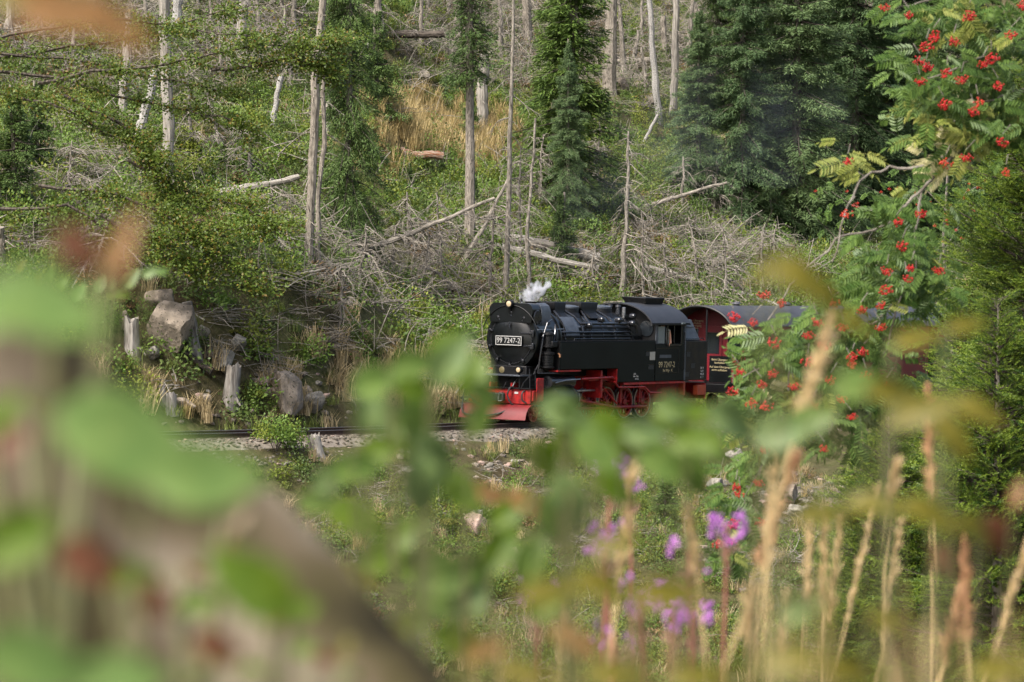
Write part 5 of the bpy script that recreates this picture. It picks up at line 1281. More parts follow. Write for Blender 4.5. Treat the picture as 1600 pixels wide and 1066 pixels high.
def limb(pts, r0, r1, name="branch"):
    P = np.array([at(x, y, RD + dd) for x, y, dd in pts]) - rb; n = 4 * len(pts)
    t = np.linspace(0, 1, n); Q = np.stack([np.interp(t, np.linspace(0, 1, len(pts)), P[:, i]) for i in range(3)], 1)
    Q[1:-1] += rng.normal(size=(n - 2, 3)) * .006
    put(name, G().tube(Q, np.linspace(r0, r1, n) * .68, 7).mesh(name, M['rowanbark']), rowan)
    return P
put("trunk", G().tube([(0, 0, -.3), at(1745, 500, RD + .5) - rb, at(1720, 250, RD + .4) - rb, at(1700, -50, RD + .4) - rb, at(1690, -300, RD + .3) - rb], [.09, .075, .065, .05, .03], 9).mesh("trunk", M['rowanbark']), rowan)
LIMBS = [
    ([(1730, 240, .4), (1600, 205, .2), (1545, 220, 0), (1495, 240, -.1), (1440, 262, -.2), (1395, 262, -.2), (1350, 275, -.3), (1320, 330, -.4), (1300, 410, -.5)], .022, .007),
    ([(1495, 240, -.1), (1460, 275, -.2), (1425, 310, -.3), (1390, 350, -.3), (1310, 375, -.4), (1240, 440, -.5), (1200, 500, -.6)], .017, .006),
    ([(1440, 295, -.2), (1432, 360, -.2), (1428, 430, -.3), (1400, 480, -.3), (1370, 515, -.4)], .012, .005),
    ([(1428, 430, -.3), (1375, 500, -.3), (1330, 520, -.3), (1240, 545, -.3), (1160, 590, -.4)], .012, .005),
    ([(1240, 545, -.3), (1232, 580, -.3), (1228, 640, -.3), (1205, 700, -.3), (1170, 760, -.2), (1145, 840, -.2)], .009, .004),
    ([(1400, 480, -.3), (1385, 550, -.2), (1330, 600, -.2), (1290, 690, -.2)], .01, .005),
    ([(1700, 20, .3), (1600, 60, 0), (1530, 90, -.2), (1460, 120, -.3), (1430, 130, -.3)], .016, .005),
    ([(1700, -40, .3), (1560, -20, 0), (1450, 0, -.2), (1385, 15, -.3)], .015, .005),
    ([(1720, 160, .3), (1600, 140, 0), (1540, 160, -.2), (1490, 190, -.3)], .014, .005),
    ([(1350, 275, -.3), (1330, 250, -.3), (1318, 262, -.3)], .005, .003),
]
for a, r0, r1 in LIMBS: limb(a, r0, r1)
# leaves: blobs (px, py, radius x, radius y, number, kind weights)
LEAFB = [(1490, 40, 90, 60, 40, 0), (1570, 60, 60, 90, 34, 0), (1450, 140, 60, 60, 30, 0), (1540, 150, 70, 60, 36, 0), (1500, 195, 60, 40, 24, 1), (1575, 190, 40, 40, 20, 0), (1475, 235, 30, 25, 10, 2), (1520, 165, 15, 30, 5, 2),
         (1335, 245, 25, 20, 6, 1), (1420, 330, 45, 45, 16, 0), (1395, 390, 55, 40, 22, 0), (1440, 430, 60, 35, 22, 0), (1380, 450, 60, 40, 24, 0), (1350, 520, 70, 40, 26, 0), (1310, 475, 35, 35, 9, 0), (1270, 540, 60, 50, 28, 0), (1225, 525, 30, 36, 12, 0),
         (1205, 565, 32, 40, 22, 0), (1205, 620, 40, 40, 22, 0), (1250, 600, 40, 40, 14, 1), (1330, 590, 60, 40, 24, 0), (1390, 600, 50, 40, 16, 0), (1300, 650, 50, 35, 18, 0), (1215, 660, 40, 30, 10, 1), (1200, 625, 20, 20, 3, 2), (1150, 597, 10, 6, 1, 2), (1182, 508, 8, 8, 1, 2),
         (1140, 855, 26, 24, 12, 0), (1160, 780, 24, 40, 14, 0), (1185, 720, 30, 20, 10, 0), (1320, 680, 30, 25, 8, 0), (1165, 630, 16, 16, 5, 0), (1520, 20, 50, 40, 10, 1)]
small = G_leaf = []
cnt = 0
for cx, cy, rx, ry, n, kd in LEAFB:
    for i in range(int(n * 1.9)):
        px, py = rnd.gauss(cx, rx * .55), rnd.gauss(cy, ry * .55)
        P = at(px, py, RD + rnd.uniform(-.5, .35)) - rb
        k = rnd.randrange(3) if kd == 0 and rnd.random() > .05 else (4 if kd == 2 else 3)
        az = rnd.choice((rnd.gauss(math.pi, .9), rnd.gauss(0, 1.0))); Xv = Vector((math.cos(az), rnd.gauss(0, .35), -.25 + .5 * math.sin(az) + rnd.gauss(0, .25))).normalized()
        Nn = Vector((rnd.gauss(0, .4), -1, rnd.gauss(.75, .5))).normalized(); Yv = Nn.cross(Xv).normalized(); Zv = Xv.cross(Yv)
        put("leaf", RL[k], rowan, P, Matrix((Xv, Yv, Zv)).transposed().to_euler(), rnd.uniform(.7, 1.1)); cnt += 1
BERR = [(1262, 560, 0), (1240, 600, 0), (1222, 470, 0), (1290, 535, 0), (1345, 480, 0), (1410, 380, 0), (1440, 330, 0), (1490, 60, 0), (1480, 110, 0), (1560, 130, 0), (1580, 50, 0), (1420, 20, 0), (1315, 620, 0), (1205, 580, 0), (1270, 630, 0), (1382, 8, 0), (1512, 20, 0), (1458, 52, 0), (1447, 68, 0), (1437, 91, 0), (1437, 124, 0), (1536, 95, 0), (1549, 86, 0), (1502, 120, 0), (1474, 158, 0), (1522, 170, 0), (1528, 155, 1), (1325, 248, 0), (1478, 250, 1), (1509, 242, 0), (1566, 218, 0), (1572, 265, 1), (1598, 4, 0),
        (1401, 343, 0), (1424, 415, 0), (1467, 419, 0), (1418, 432, 0), (1386, 420, 0), (1384, 448, 0), (1375, 474, 0), (1193, 456, 0), (1146, 490, 0), (1175, 500, 0), (1278, 500, 0), (1318, 508, 0), (1375, 508, 0), (1212, 531, 0), (1332, 553, 0), (1330, 566, 0), (1298, 590, 0), (1353, 583, 0), (1156, 577, 0), (1190, 597, 0), (1145, 607, 0), (1175, 625, 1), (1196, 630, 1), (1385, 598, 1),
        (1330, 648, 0), (1288, 698, 0), (1195, 700, 0), (1150, 757, 0), (1186, 751, 0), (1156, 768, 0), (1146, 814, 0), (1187, 812, 0), (1143, 842, 0), (1120, 846, 0), (1302, 470, 1), (1322, 330, 1), (1262, 520, 0), (1448, 100, 0), (1350, 545, 0)]
for px, py, o in BERR:
    bp_ = at(px, py, RD - .5) - rb
    put("berry_stalk", G().tube([bp_ + (rnd.uniform(-.06, .06), .02, .09), bp_ + (0, 0, .03)], [.003, .002], 4).mesh("berry_stalk", M['rowanbark']), rowan)
    put("berry_cluster", BM[2 if o else rnd.randrange(2)], rowan, at(px, py, RD - .68 + rnd.uniform(-.1, .1)) - rb, (rnd.uniform(-.4, .4), rnd.uniform(-.4, .4), rnd.random() * 6), rnd.uniform(.8, 1.15))
q = at(1478, 460, 62); q[2] = gz(q[0], q[1])
r2 = thing("rowan_tree", "slim farther rowan with small orange berries between the rowan branches and the spruce", "rowan tree", q)
tr_ = [np.array((0, 0, -.3))] + [at(x, y, 62) - q for x, y in ((1480, 700), (1478, 460), (1474, 370), (1480, 280), (1484, 210))]
put("trunk", G().tube(tr_, np.linspace(.05, .015, 6), 6).mesh("trunk", M['rowanbark']), r2)
for pts in ([(1477, 430), (1440, 380), (1400, 340), (1330, 320), (1300, 300)], [(1476, 390), (1500, 350), (1540, 330), (1590, 325)], [(1480, 330), (1450, 300), (1420, 285)], [(1479, 340), (1510, 300), (1530, 290)]):
    Pq = np.array([at(x, y, 62 + rnd.uniform(-.4, .4)) - q for x, y in pts])
    put("branch", G().tube(Pq, np.linspace(.016, .006, len(Pq)), 5).mesh("branch", M['rowanbark']), r2)
    for x, y in pts:
        for i in range(13):
            Xv = Vector((rnd.gauss(0, 1), rnd.gauss(0, .5), rnd.gauss(-.2, .5))).normalized(); Nn = Vector((rnd.gauss(0, .5), -1, .8)).normalized(); Yv = Nn.cross(Xv).normalized()
            put("leaf", RL[rnd.randrange(3)], r2, at(x + rnd.gauss(0, 22), y + rnd.gauss(0, 16), 62 + rnd.uniform(-.6, .6)) - q, Matrix((Xv, Yv, Xv.cross(Yv))).transposed().to_euler(), rnd.uniform(.9, 1.3))
        for i in range(3):
            put("berry_cluster", BM[2], r2, at(x + rnd.gauss(0, 20), y + rnd.gauss(0, 14), 61.4) - q, (0, 0, rnd.random() * 6), rnd.uniform(.8, 1.1))
# forked pale sapling stems before the second carriage
q = at(1486, 620, 46); fk = thing("birch_sapling", "pale forked sapling stem in front of the second carriage", "sapling", (q[0], q[1], gz(q[0], q[1])))
fb = np.array(fk.location)
for pts in ([(1496, 900), (1488, 660), (1486, 615), (1476, 565), (1473, 550)], [(1486, 614), (1489, 560), (1487, 540)]):
    Pq = np.array([at(x, y, 46) for x, y in pts]) - fb
    put("stem", G().tube(Pq, np.linspace(.04, .022, len(Pq)), 7).mesh("stem", M['palebark']), fk)
# ------------------------------------------------------------------ fireweed on the near slope
M['petal'] = leafy("pink_purple_petals", (.4, .1, .48), (.6, .24, .66), .4)
M['stalkred'] = plain("reddish_stalk", (.2, .07, .05), .6)
M['seedpod'] = leafy("pinkish_seed_pods", (.3, .13, .12), (.42, .24, .2), .3)
M['fgreen'] = leafy("fireweed_leaves", (.05, .09, .03), (.11, .15, .05), .35)
def fireweed(label, px, py, d, s=1.0, flowers=26):
    top = at(px, py, d); x = top[0]; base = np.array((x + rnd.uniform(-.1, .1), d, gz(x, d)))
    t = thing("fireweed", label, "wildflower", base, group="fireweed flowers in the foreground")
    T = top - base + np.array((0, 0, .05))
    q = np.linspace(0, 1, 6)[:, None]
    put("stem", G().tube(T * q, np.linspace(.006, .003, 6), 5).mesh("stem", M['stalkred']), t)
    a = rng.random(flowers) * math.tau; h = rng.uniform(-.09, .05, flowers) * s
    c = T + np.stack([np.cos(a) * .012, np.sin(a) * .012, h], 1)
    D = np.stack([np.cos(a), np.sin(a), rng.uniform(-.3, .4, flowers)], 1)
    B = np.repeat(c + unit(D) * .012, 4, 0); DD = unit(np.repeat(D, 4, 0) + rng.normal(size=(flowers * 4, 3)) * .7)
    L = rng.uniform(.014, .02, len(B)) * (.4 + .6 * s)
    put("flower_spike", quads_mesh("flower_spike", blades(B, DD, rand_dirs(len(B)), L, L * .7), M['petal']), t)
    n = 40; u = rng.uniform(.2, .86, n); a = rng.random(n) * math.tau
    D = np.stack([np.cos(a), np.sin(a), rng.uniform(-.2, .6, n)], 1)
    L = rng.uniform(.06, .11, n) * (.35 + .65 * s)
    put("leaves", quads_mesh("leaves", blades(T * u[:, None], unit(D), unit(np.array((0, 0, 1.)) + rng.normal(size=(n, 3)) * .3), L, L * .17), M['fgreen']), t)
    n = 30; a = rng.random(n) * math.tau; D = np.stack([np.cos(a), np.sin(a), rng.uniform(.2, 1, n)], 1); L = rng.uniform(.035, .06, n) * (.3 + .7 * s)
    put("seed_pods", quads_mesh("seed_pods", blades(T + np.stack([0 * a, 0 * a, rng.uniform(-.3, -.1, n) * s], 1), unit(D), rand_dirs(n), L, L * .12), M['seedpod']), t)
for lb, px, py, d in (("purple fireweed spike just below the engine", 955, 768, 9), ("purple fireweed spike low in the middle", 946, 888, 8), ("purple fireweed beside the hanging rowan berries", 1136, 866, 8.5), ("fireweed pair low in the foreground, left spike", 1052, 1000, 8.5), ("fireweed pair low in the foreground, right spike", 1086, 1000, 9),
                      ("faded fireweed at the bottom left of the pair", 1000, 985, 7), ("faded pinkish fireweed near the bottom centre", 840, 970, 7), ("pinkish fireweed behind the tallest grass stalk", 985, 800, 10), ("fireweed gone to seed near the bottom", 1075, 915, 8), ("small fireweed at the bottom edge", 960, 1050, 7)):
    fireweed(lb, px, py, d * .62, .3, 32 if 'purple' in lb or 'pair' in lb else 8)
# ------------------------------------------------------------------ dry grass stalks close to the camera
M['straw'] = leafy("pale_straw_seed_heads", (.48, .34, .16), (.66, .5, .28), .3)
M['straw2'] = plain("straw_stem", (.5, .36, .17), .6, 0, .2, 20)
M['straw_red'] = leafy("reddish_straw_seed_heads", (.4, .2, .1), (.55, .32, .17), .3)
def stalk(label, a, b, d, mat='straw', w=.009, n=150):
    """seed head from pixel a (its foot) to b (its tip); the stem runs on down to the ground"""
    A, Bp = at(*a, d), at(*b, d); g_ = gz(A[0], A[1]); dr = A - Bp
    foot = A + dr * .9; foot[2] = min(foot[2], A[2] - .1); root = np.array((foot[0] + dr[0] * .3, foot[1], g_))
    t = thing("grass_stalk", label, "grass", root, group="dry reed grass stalks close to the camera")
    put("stem", G().tube(np.array([root, foot, A, Bp]) - root, [.0022, .002, .0018, .001], 5).mesh("stem", M['straw2']), t)
    u = rng.random(n); c = A + (Bp - A) * u[:, None] + rng.normal(size=(n, 3)) * w * .22 * (1.1 - u[:, None])
    D = unit(unit(Bp - A) + rng.normal(size=(n, 3)) * .28); L = rng.uniform(.012, .026, n)
    put("seed_head", quads_mesh("seed_head", blades(c - root, D, rand_dirs(n), L, L * .22), M[mat]), t)
ST = [("thick blurred straw stalk before the rowan", (1246, 672), (1296, 505), 3.6, 'straw', .02), ("straw stalk below the thick one", (1196, 880), (1215, 690), 4.6, 'straw', .014), ("tall straw stalk under the centre of the engine", (968, 900), (988, 735), 4.2, 'straw', .013),
      ("straw stalk leaning right in the middle of the group", (1322, 975), (1372, 760), 6.2, 'straw', .012), ("leftmost upright stalk of the close group", (1258, 960), (1265, 825), 5.6, 'straw', .01), ("second upright stalk of the close group", (1284, 960), (1288, 815), 5.6, 'straw', .01), ("third stalk of the close group", (1296, 980), (1313, 812), 5.8, 'straw', .011),
      ("stalk leaning right beyond the close group", (1378, 1010), (1408, 815), 6.0, 'straw', .011), ("tall thin stalk at the right above the olive leaf", (1455, 780), (1450, 610), 5.2, 'straw_red', .011), ("reddish stalk low at the right", (1512, 1010), (1506, 850), 4.6, 'straw_red', .016), ("pale leaning stalk at the right edge", (1562, 990), (1606, 850), 5.2, 'straw', .012),
      ("short straw stalk left of the close group", (1220, 1040), (1228, 935), 5.0, 'straw', .012), ("blurred stalk beside the hanging berries", (1090, 900), (1075, 800), 4.2, 'straw', .011), ("straw stalk low in the centre", (876, 1040), (884, 940), 4.6, 'straw', .012), ("faint stalk at the bottom centre", (1168, 1010), (1172, 930), 4.2, 'straw', .012), ("reddish stalk leaning at the lower right", (1472, 1040), (1500, 930), 4.4, 'straw_red', .013), ("pale stalk left of the tall thin one", (1390, 790), (1402, 730), 5.0, 'straw', .01), ("reddish stalk beside the thick blurred one", (1184, 890), (1240, 720), 3.8, 'straw_red', .012)]
for lb, a, b, d, m_, w_ in ST: stalk(lb, a, b, d, m_, w_)
# soft mass of tall grass blades right under the lens
def near_grass(name, label, n, mats):
    V, mi = [], []
    for i in range(n):
        d = rnd.uniform(1.3, 3.0); px = rnd.uniform(720, 1640); py = min(1075, max(900, rnd.gauss(1015 - 25 * (px > 1150), 50)))
        tip = at(px, py, d); lean = rnd.gauss(0, .07); root = np.array((tip[0] - lean * 2, d + rnd.uniform(-.1, .2), gz(tip[0], d) - .02)); w = rnd.uniform(.0016, .0042)
        mid = root * .45 + tip * .55 + np.array((-lean * .4, 0, .03)); s1 = np.array((w, 0, 0))
        V += [[root - s1, root + s1, mid + s1, mid - s1], [mid - s1, mid + s1, tip + s1 * .25, tip - s1 * .25]]; k = rnd.choice((0, 1, 1, 1, 2)); mi += [k, k]
    o = put(name, quads_mesh(name, np.array(V), mats, mi)); o["kind"] = "stuff"; o["label"] = label
near_grass("foreground_grass", "blurred tan and olive grass blades along the bottom right close to the lens", 150, [M['straw'], leafy("olive_grass", (.1, .1, .012), (.18, .16, .03), .4), leafy("brownish_grass", (.16, .1, .05), (.26, .18, .09), .3)])
# ------------------------------------------------------------------ broad leaves close to the lens
def big_leaf(seed, mat, curl=.25, fold=.25, wr=.62):
    g = np.random.default_rng(seed); n, m_ = 11, 7; V = []
    for i in range(n):
        t = i / (n - 1); wd = wr * .5 * math.sin(math.pi * t ** .8) ** .8 * (1 - .12 * t) + .004
        for j in range(m_):
            s = (j / (m_ - 1) - .5) * 2
            V.append((t, s * wd, -curl * t * t + fold * abs(s) * wd + .02 * math.sin(9 * t + seed) * abs(s)))
    f = [(i * m_ + j, i * m_ + j + 1, (i + 1) * m_ + j + 1, (i + 1) * m_ + j) for i in range(n - 1) for j in range(m_ - 1)]
    ge = G().add(V, f); ge.tube([(t, 0, -curl * t * t - .004) for t in (-.18, 0, .3, .6, .95)], [.014, .013, .011, .008, .004], 5)
    return ge.mesh("leaf", M[mat], 0)
M['lf_blue'] = leafy("willow_leaves_green_side", (.05, .105, .014), (.1, .165, .032), .35, .45, mottle=4)
M['lf_under'] = leafy("pale_leaf_undersides", (.07, .125, .034), (.115, .175, .056), .3, .5, mottle=4)
M['lf_green'] = leafy("yellow_green_broad_leaves", (.045, .1, .004), (.085, .145, .008), .4, .5, mottle=4)
M['lf_olive'] = leafy("olive_broad_leaves", (.08, .085, .006), (.14, .125, .014), .4, .5, mottle=4)
M['lf_pale'] = leafy("pale_green_broad_leaves", (.07, .14, .026), (.115, .19, .048), .35, .5, mottle=4)
M['lf_red'] = leafy("red_brown_leaves", (.08, .03, .016), (.13, .055, .026), .35, .5, mottle=4)
M['lf_orange'] = leafy("orange_brown_leaves", (.15, .085, .03), (.22, .12, .042), .35, .5, mottle=4)
M['lf_dry'] = leafy('dry_beige_leaves', (.15, .11, .07), (.24, .19, .13), .2, .6, mottle=4)
LM = {k: [big_leaf(i + 3 * j, k, .15 + .12 * i, .2 + .1 * i, .42 if k in ('lf_olive', 'lf_orange') else .6) for i in range(3)] for j, k in enumerate(('lf_blue', 'lf_under', 'lf_green', 'lf_olive', 'lf_pale', 'lf_red', 'lf_orange', 'lf_dry'))}
M['twig'] = plain("olive_twig", (.1, .1, .035), .7, 0, .3, 30)
def leaf_plant(name, label, cat, root_px, d, leaves, rootdy=0.0):
    """leaves: (px, py, length px, direction in the picture in degrees, tilt, kind, extra depth)"""
    x = (root_px - 800) / F_PX * d; root = np.array((x, d, gz(x, d)))
    if name != "leaf_plant_on_bank" and rootdy: root[2] += rootdy
    t = thing(name, label, cat, root)
    S = []
    for px, py, L, ang, tilt, kd, dd in leaves:
        dl = d + dd; P = at(px, py, dl); l = L / F_PX * dl; a = R(ang)
        dirv = np.array((math.cos(a), 0, math.sin(a)))
        P = P - dirv * l * .5
        X = Vector(dirv + np.array((0, rnd.uniform(-.35, .35), 0))).normalized()
        Nn = Vector((rnd.uniform(-.3, .3), -1, tilt)).normalized()
        Yv = Nn.cross(X).normalized(); Zv = X.cross(Yv)
        mt = Matrix((X, Yv, Zv)).transposed().to_4x4()
        o = put("leaf", LM[kd][rnd.randrange(3)], t, P - root, mt.to_euler(), l)
        S.append(P - root)
    S.sort(key=lambda p: p[0])
    for k in range(0, len(S), 3):
        grp = S[k:k + 3]; c = sum(grp) / len(grp)
        mid = c * .62 + np.array((0, 0, -.04))
        put("stem", G().tube([(0, 0, -.05), mid * .5 + np.array((0, 0, .0)), mid, c], [.0014, .0012, .001, .0008], 4).mesh("stem", M['twig']), t)
        for p in grp:
            put("twig", G().tube([mid, (mid + p) / 2 + np.array((0, 0, .01)), p], [.0011, .001, .0008], 4).mesh("twig", M['twig']), t)
    return t
W_ = [(592, 592, 98, 30, 0.4, 'lf_blue', 0.0), (648, 568, 82, 10, 0.2, 'lf_blue', 0.0), (575, 640, 74, 70, 0, 'lf_under', 0.05), (705, 560, 98, 55, 0.3, 'lf_under', 0.0), (742, 585, 90, 80, 0.2, 'lf_green', 0.1), (700, 536, 74, 40, 0.6, 'lf_green', 0.05), (650, 610, 82, -20, 0.6, 'lf_green', 0.1), (655, 668, 98, -60, 0.2, 'lf_blue', 0.0), (655, 700, 90, -80, 0.1, 'lf_blue', 0.05), (682, 722, 107, -55, 0.2, 'lf_under', -0.05), (748, 650, 74, 60, 0.3, 'lf_blue', 0.1), (600, 700, 82, 20, 0.5, 'lf_green', 0.05), (560, 730, 90, 15, 0.3, 'lf_blue', 0.0), (520, 745, 74, 40, 0.2, 'lf_under', 0.0), (660, 760, 107, -85, 0, 'lf_under', -0.1), (690, 740, 82, -40, 0.5, 'lf_green', 0.05), (725, 770, 90, -50, 0.4, 'lf_green', 0.05), (558, 808, 107, -15, 0.8, 'lf_green', 0.1), (500, 780, 74, 25, 0.3, 'lf_blue', 0.0), (640, 660, 74, 30, 0.4, 'lf_blue', 0.1), (760, 620, 66, -40, 0.3, 'lf_blue', 0.0), (610, 655, 90, -35, 0.2, 'lf_under', 0.1)]
leaf_plant("willow_shrub", "blurred willow shrub in the centre with blue-green leaves over the rails", "shrub", 660, 2.35, W_)
W2 = [(885, 645, 94, -20, 0.3, 'lf_under', 0.0), (905, 669, 94, -50, 0.4, 'lf_blue', 0.0), (935, 704, 101, -45, 0.2, 'lf_blue', -0.05), (885, 694, 78, -80, 0.3, 'lf_green', 0.05), (1040, 724, 101, -25, 0.2, 'lf_blue', 0.0), (1085, 744, 86, -75, 0.3, 'lf_blue', -0.05), (890, 784, 101, -70, 0.2, 'lf_under', 0.0), (870, 814, 94, -60, 0.3, 'lf_blue', 0.05), (1060, 639, 78, -5, 0.4, 'lf_under', 0.1), (1150, 659, 101, -25, 0.3, 'lf_under', 0.0), (1110, 694, 78, -50, 0.5, 'lf_blue', 0.05), (1225, 674, 101, 15, 0.3, 'lf_under', 0.0), (1215, 694, 86, -50, 0.4, 'lf_green', 0.05), (1270, 654, 86, 20, 0.3, 'lf_blue', 0.05), (1100, 644, 62, 10, 0.7, 'lf_green', 0.1), (955, 666, 84, -25, 0.3, 'lf_green', 0.05), (1012, 674, 84, 10, 0.4, 'lf_under', 0), (1055, 658, 80, -20, 0.4, 'lf_green', 0.1), (905, 690, 84, -60, 0.3, 'lf_blue', 0), (965, 690, 80, -40, 0.4, 'lf_green', 0), (1090, 690, 84, 5, 0.4, 'lf_green', 0), (850, 720, 80, -60, 0.3, 'lf_green', 0.1), (640, 830, 84, 30, 0.4, 'lf_green', 0.1), (960, 760, 84, -35, 0.4, 'lf_green', 0.1)]
leaf_plant("willow_shrub", "blurred willow shrub right of centre hiding the engine wheels", "shrub", 1010, 2.45, W2)
W3 = [(700, 900, 119, 10, 0.3, 'lf_blue', 0.0), (740, 930, 94, 60, 0.2, 'lf_under', 0.0), (660, 880, 85, 35, 0.5, 'lf_green', 0.05), (785, 855, 94, 60, 0.3, 'lf_green', 0.0), (830, 870, 94, 75, 0.2, 'lf_blue', 0.0), (795, 800, 76, 40, 0.5, 'lf_green', 0.1), (690, 940, 102, -20, 0.4, 'lf_blue', 0.1), (830, 790, 85, -30, 0.3, 'lf_orange', 0.1), (760, 770, 76, -15, 0.3, 'lf_orange', 0.15), (745, 895, 76, -40, 0.4, 'lf_blue', 0.1), (600, 870, 90, 20, .4, 'lf_green', .1), (560, 900, 84, -20, .4, 'lf_olive', .2), (640, 980, 90, 35, .4, 'lf_green', .1), (720, 1000, 90, -10, .5, 'lf_green', 0), (860, 940, 84, 40, .4, 'lf_green', .2)]
leaf_plant("willow_shrub", "low blurred shrub near the lower centre with some orange leaves", "shrub", 750, 2.5, W3)
W4 = [(1255, 435, 119, -35, 0.3, 'lf_olive', 0.0), (1215, 415, 85, 25, 0.4, 'lf_olive', 0.05), (1300, 470, 85, -50, 0.4, 'lf_olive', 0.05), (1340, 505, 76, -30, 0.4, 'lf_olive', 0.15), (1430, 525, 85, 20, 0.5, 'lf_olive', 0.4), (1510, 505, 68, 15, 0.5, 'lf_olive', 0.5)]
leaf_plant("olive_leaf_shrub", "very blurred olive-leaved twig above the carriage roof", "shrub", 1330, 1.75, W4)
W5 = [(1290, 800, 104, 15, 0.8, 'lf_olive', 0.0), (1370, 785, 104, 0, 0.8, 'lf_olive', 0.05), (1455, 800, 104, -20, 0.6, 'lf_olive', 0.0), (1530, 830, 88, -35, 0.6, 'lf_olive', 0.05), (1440, 640, 120, 20, 0.4, 'lf_olive', 0.0), (1490, 680, 104, -50, 0.3, 'lf_olive', 0.05), (1400, 610, 104, 0, 0.4, 'lf_olive', 0.1), (1340, 600, 96, 15, 0.5, 'lf_blue', 0.1), (1530, 640, 96, -20, 0.4, 'lf_olive', 0.05), (1592, 770, 56, 70, 0.3, 'lf_orange', 0.2), (1560, 840, 88, -60, 0.3, 'lf_red', 0.2), (1480, 880, 72, -45, 0.4, 'lf_red', 0.4)]
leaf_plant("olive_leaf_shrub", "blurred shrub at the right with arched olive and orange-brown leaves", "shrub", 1450, 1.95, W5)
W6 = [(860, 925, 112, 5, 0.6, 'lf_olive', 0.0), (950, 915, 120, -10, 0.6, 'lf_olive', 0.05), (1050, 925, 128, 8, 0.5, 'lf_olive', 0.0), (960, 850, 82, 20, 0.5, 'lf_olive', 0.25), (900, 1000, 90, -30, 0.4, 'lf_orange', 0.2), (760, 1015, 82, 20, 0.5, 'lf_orange', 0.2), (960, 1050, 112, 5, 0.7, 'lf_olive', 0.0), (820, 1050, 98, -10, 0.6, 'lf_olive', 0.0), (1090, 1055, 112, 10, 0.6, 'lf_olive', 0.05), (1240, 1030, 112, 10, 0.5, 'lf_olive', 0.0), (1340, 1050, 105, -10, 0.5, 'lf_olive', 0.05), (1560, 1040, 105, 15, 0.5, 'lf_olive', 0.05), (1250, 950, 75, 30, 0.3, 'lf_under', 0.4), (1390, 970, 75, -15, 0.5, 'lf_olive', 0.3)]
leaf_plant("olive_leaf_shrub", "very blurred band of olive leaves along the bottom of the view", "shrub", 1100, 1.55, W6)
# twig with moderately blurred oval leaves at the left
W7 = [(125, 455, 34, 60, .3, 'lf_pale', 0), (155, 443, 30, 70, .3, 'lf_pale', 0), (175, 445, 26, 95, .2, 'lf_pale', .1), (205, 436, 40, 55, .3, 'lf_under', 0), (235, 425, 30, 30, .3, 'lf_under', 0), (252, 424, 24, 15, .3, 'lf_pale', 0), (185, 460, 34, 5, .6, 'lf_green', .1), (32, 414, 24, 60, .3, 'lf_olive', 0), (60, 436, 26, 80, .3, 'lf_olive', .1), (80, 425, 30, 75, .3, 'lf_blue', 0), (100, 440, 24, 60, .4, 'lf_green', .1)]
leaf_plant("bilberry_shrub", "slightly blurred twig of pale oval leaves at the left", "shrub", 60, 6.2, W7)
# the bank in front of the camera at the lower left
def bank_z(X, Y):
    ridge = 7.925 - .82 * (X + .275)
    ridge = np.minimum(ridge, 8.03 - .05 * (X + .6)) - 1.05 * np.abs(Y - 1.75) ** 1.4
    nz = .03 * np.sin(X * 13 - Y * 7) * np.sin(Y * 11 + X * 5) + .018 * np.sin(X * 23 + Y * 9) + .015 * np.sin(Y * 31 - X * 17) + .01 * np.sin(X * 51 + Y * 43)
    return np.maximum(ridge + nz, 5.6 + 0 * X)
def bank_mat():
    m, n, b = nodes("dry_earth_bank"); L = n.links.new
    tc = n.nodes.new("ShaderNodeTexCoord"); no = n.nodes.new("ShaderNodeTexNoise"); no.inputs["Scale"].default_value = 6; no.inputs["Detail"].default_value = 4
    L(tc.outputs["Object"], no.inputs["Vector"])
    cr = n.nodes.new("ShaderNodeValToRGB"); e = cr.color_ramp.elements
    e[0].color = (.024, .02, .01, 1); e[0].position = .35; e[1].color = (.19, .155, .105, 1); e[1].position = .62
    x = e.new(.45); x.color = (.06, .05, .022, 1); x = e.new(.54); x.color = (.115, .088, .055, 1)
    L(no.outputs["Fac"], cr.inputs[0]); L(cr.outputs[0], b.inputs["Base Color"]); b.inputs["Roughness"].default_value = .95; b.inputs["Specular IOR Level"].default_value = .08
    return m
bank_g = put("earth_bank", grid_mesh("earth_bank", np.linspace(-2.6, 1.2, 110), np.linspace(.75, 3.6, 90), bank_z, bank_mat()))
tag(bank_g, "very blurred brown earth bank in the lower left foreground", kind="structure")
def bank_plant(label, root_px, root_py, d, leaves):
    P = at(root_px, root_py, d); root = np.array((P[0], P[1], float(bank_z(P[0], P[1]))))
    t = thing("bramble", label, "plant", root)
    for px, py, L, ang, tilt, kd, dd in leaves:
        dl = d + dd; Pp = at(px, py, dl); l = L / F_PX * dl; a = R(ang); dirv = np.array((math.cos(a), 0, math.sin(a))); Pp = Pp - dirv * l * .5
        X = Vector(dirv + np.array((0, rnd.uniform(-.3, .3), 0))).normalized(); Nn = Vector((rnd.uniform(-.2, .2), -1, tilt)).normalized(); Yv = Nn.cross(X).normalized(); Zv = X.cross(Yv)
        put("leaf", LM[kd][rnd.randrange(3)], t, Pp - root, Matrix((X, Yv, Zv)).transposed().to_euler(), l)
        mid = (Pp - root) * .5 + np.array((0, 0, .01))
        put("stem", G().tube([(0, 0, -.02), mid, Pp - root], [.003, .0022, .0015], 5).mesh("stem", M['twig']), t)
bank_plant("big pale green blurred leaves at the left edge above the bank", -40, 560, 1.02, [(70, 478, 220, -12, .8, 'lf_pale', 0), (-30, 490, 170, 20, .7, 'lf_pale', .03)])
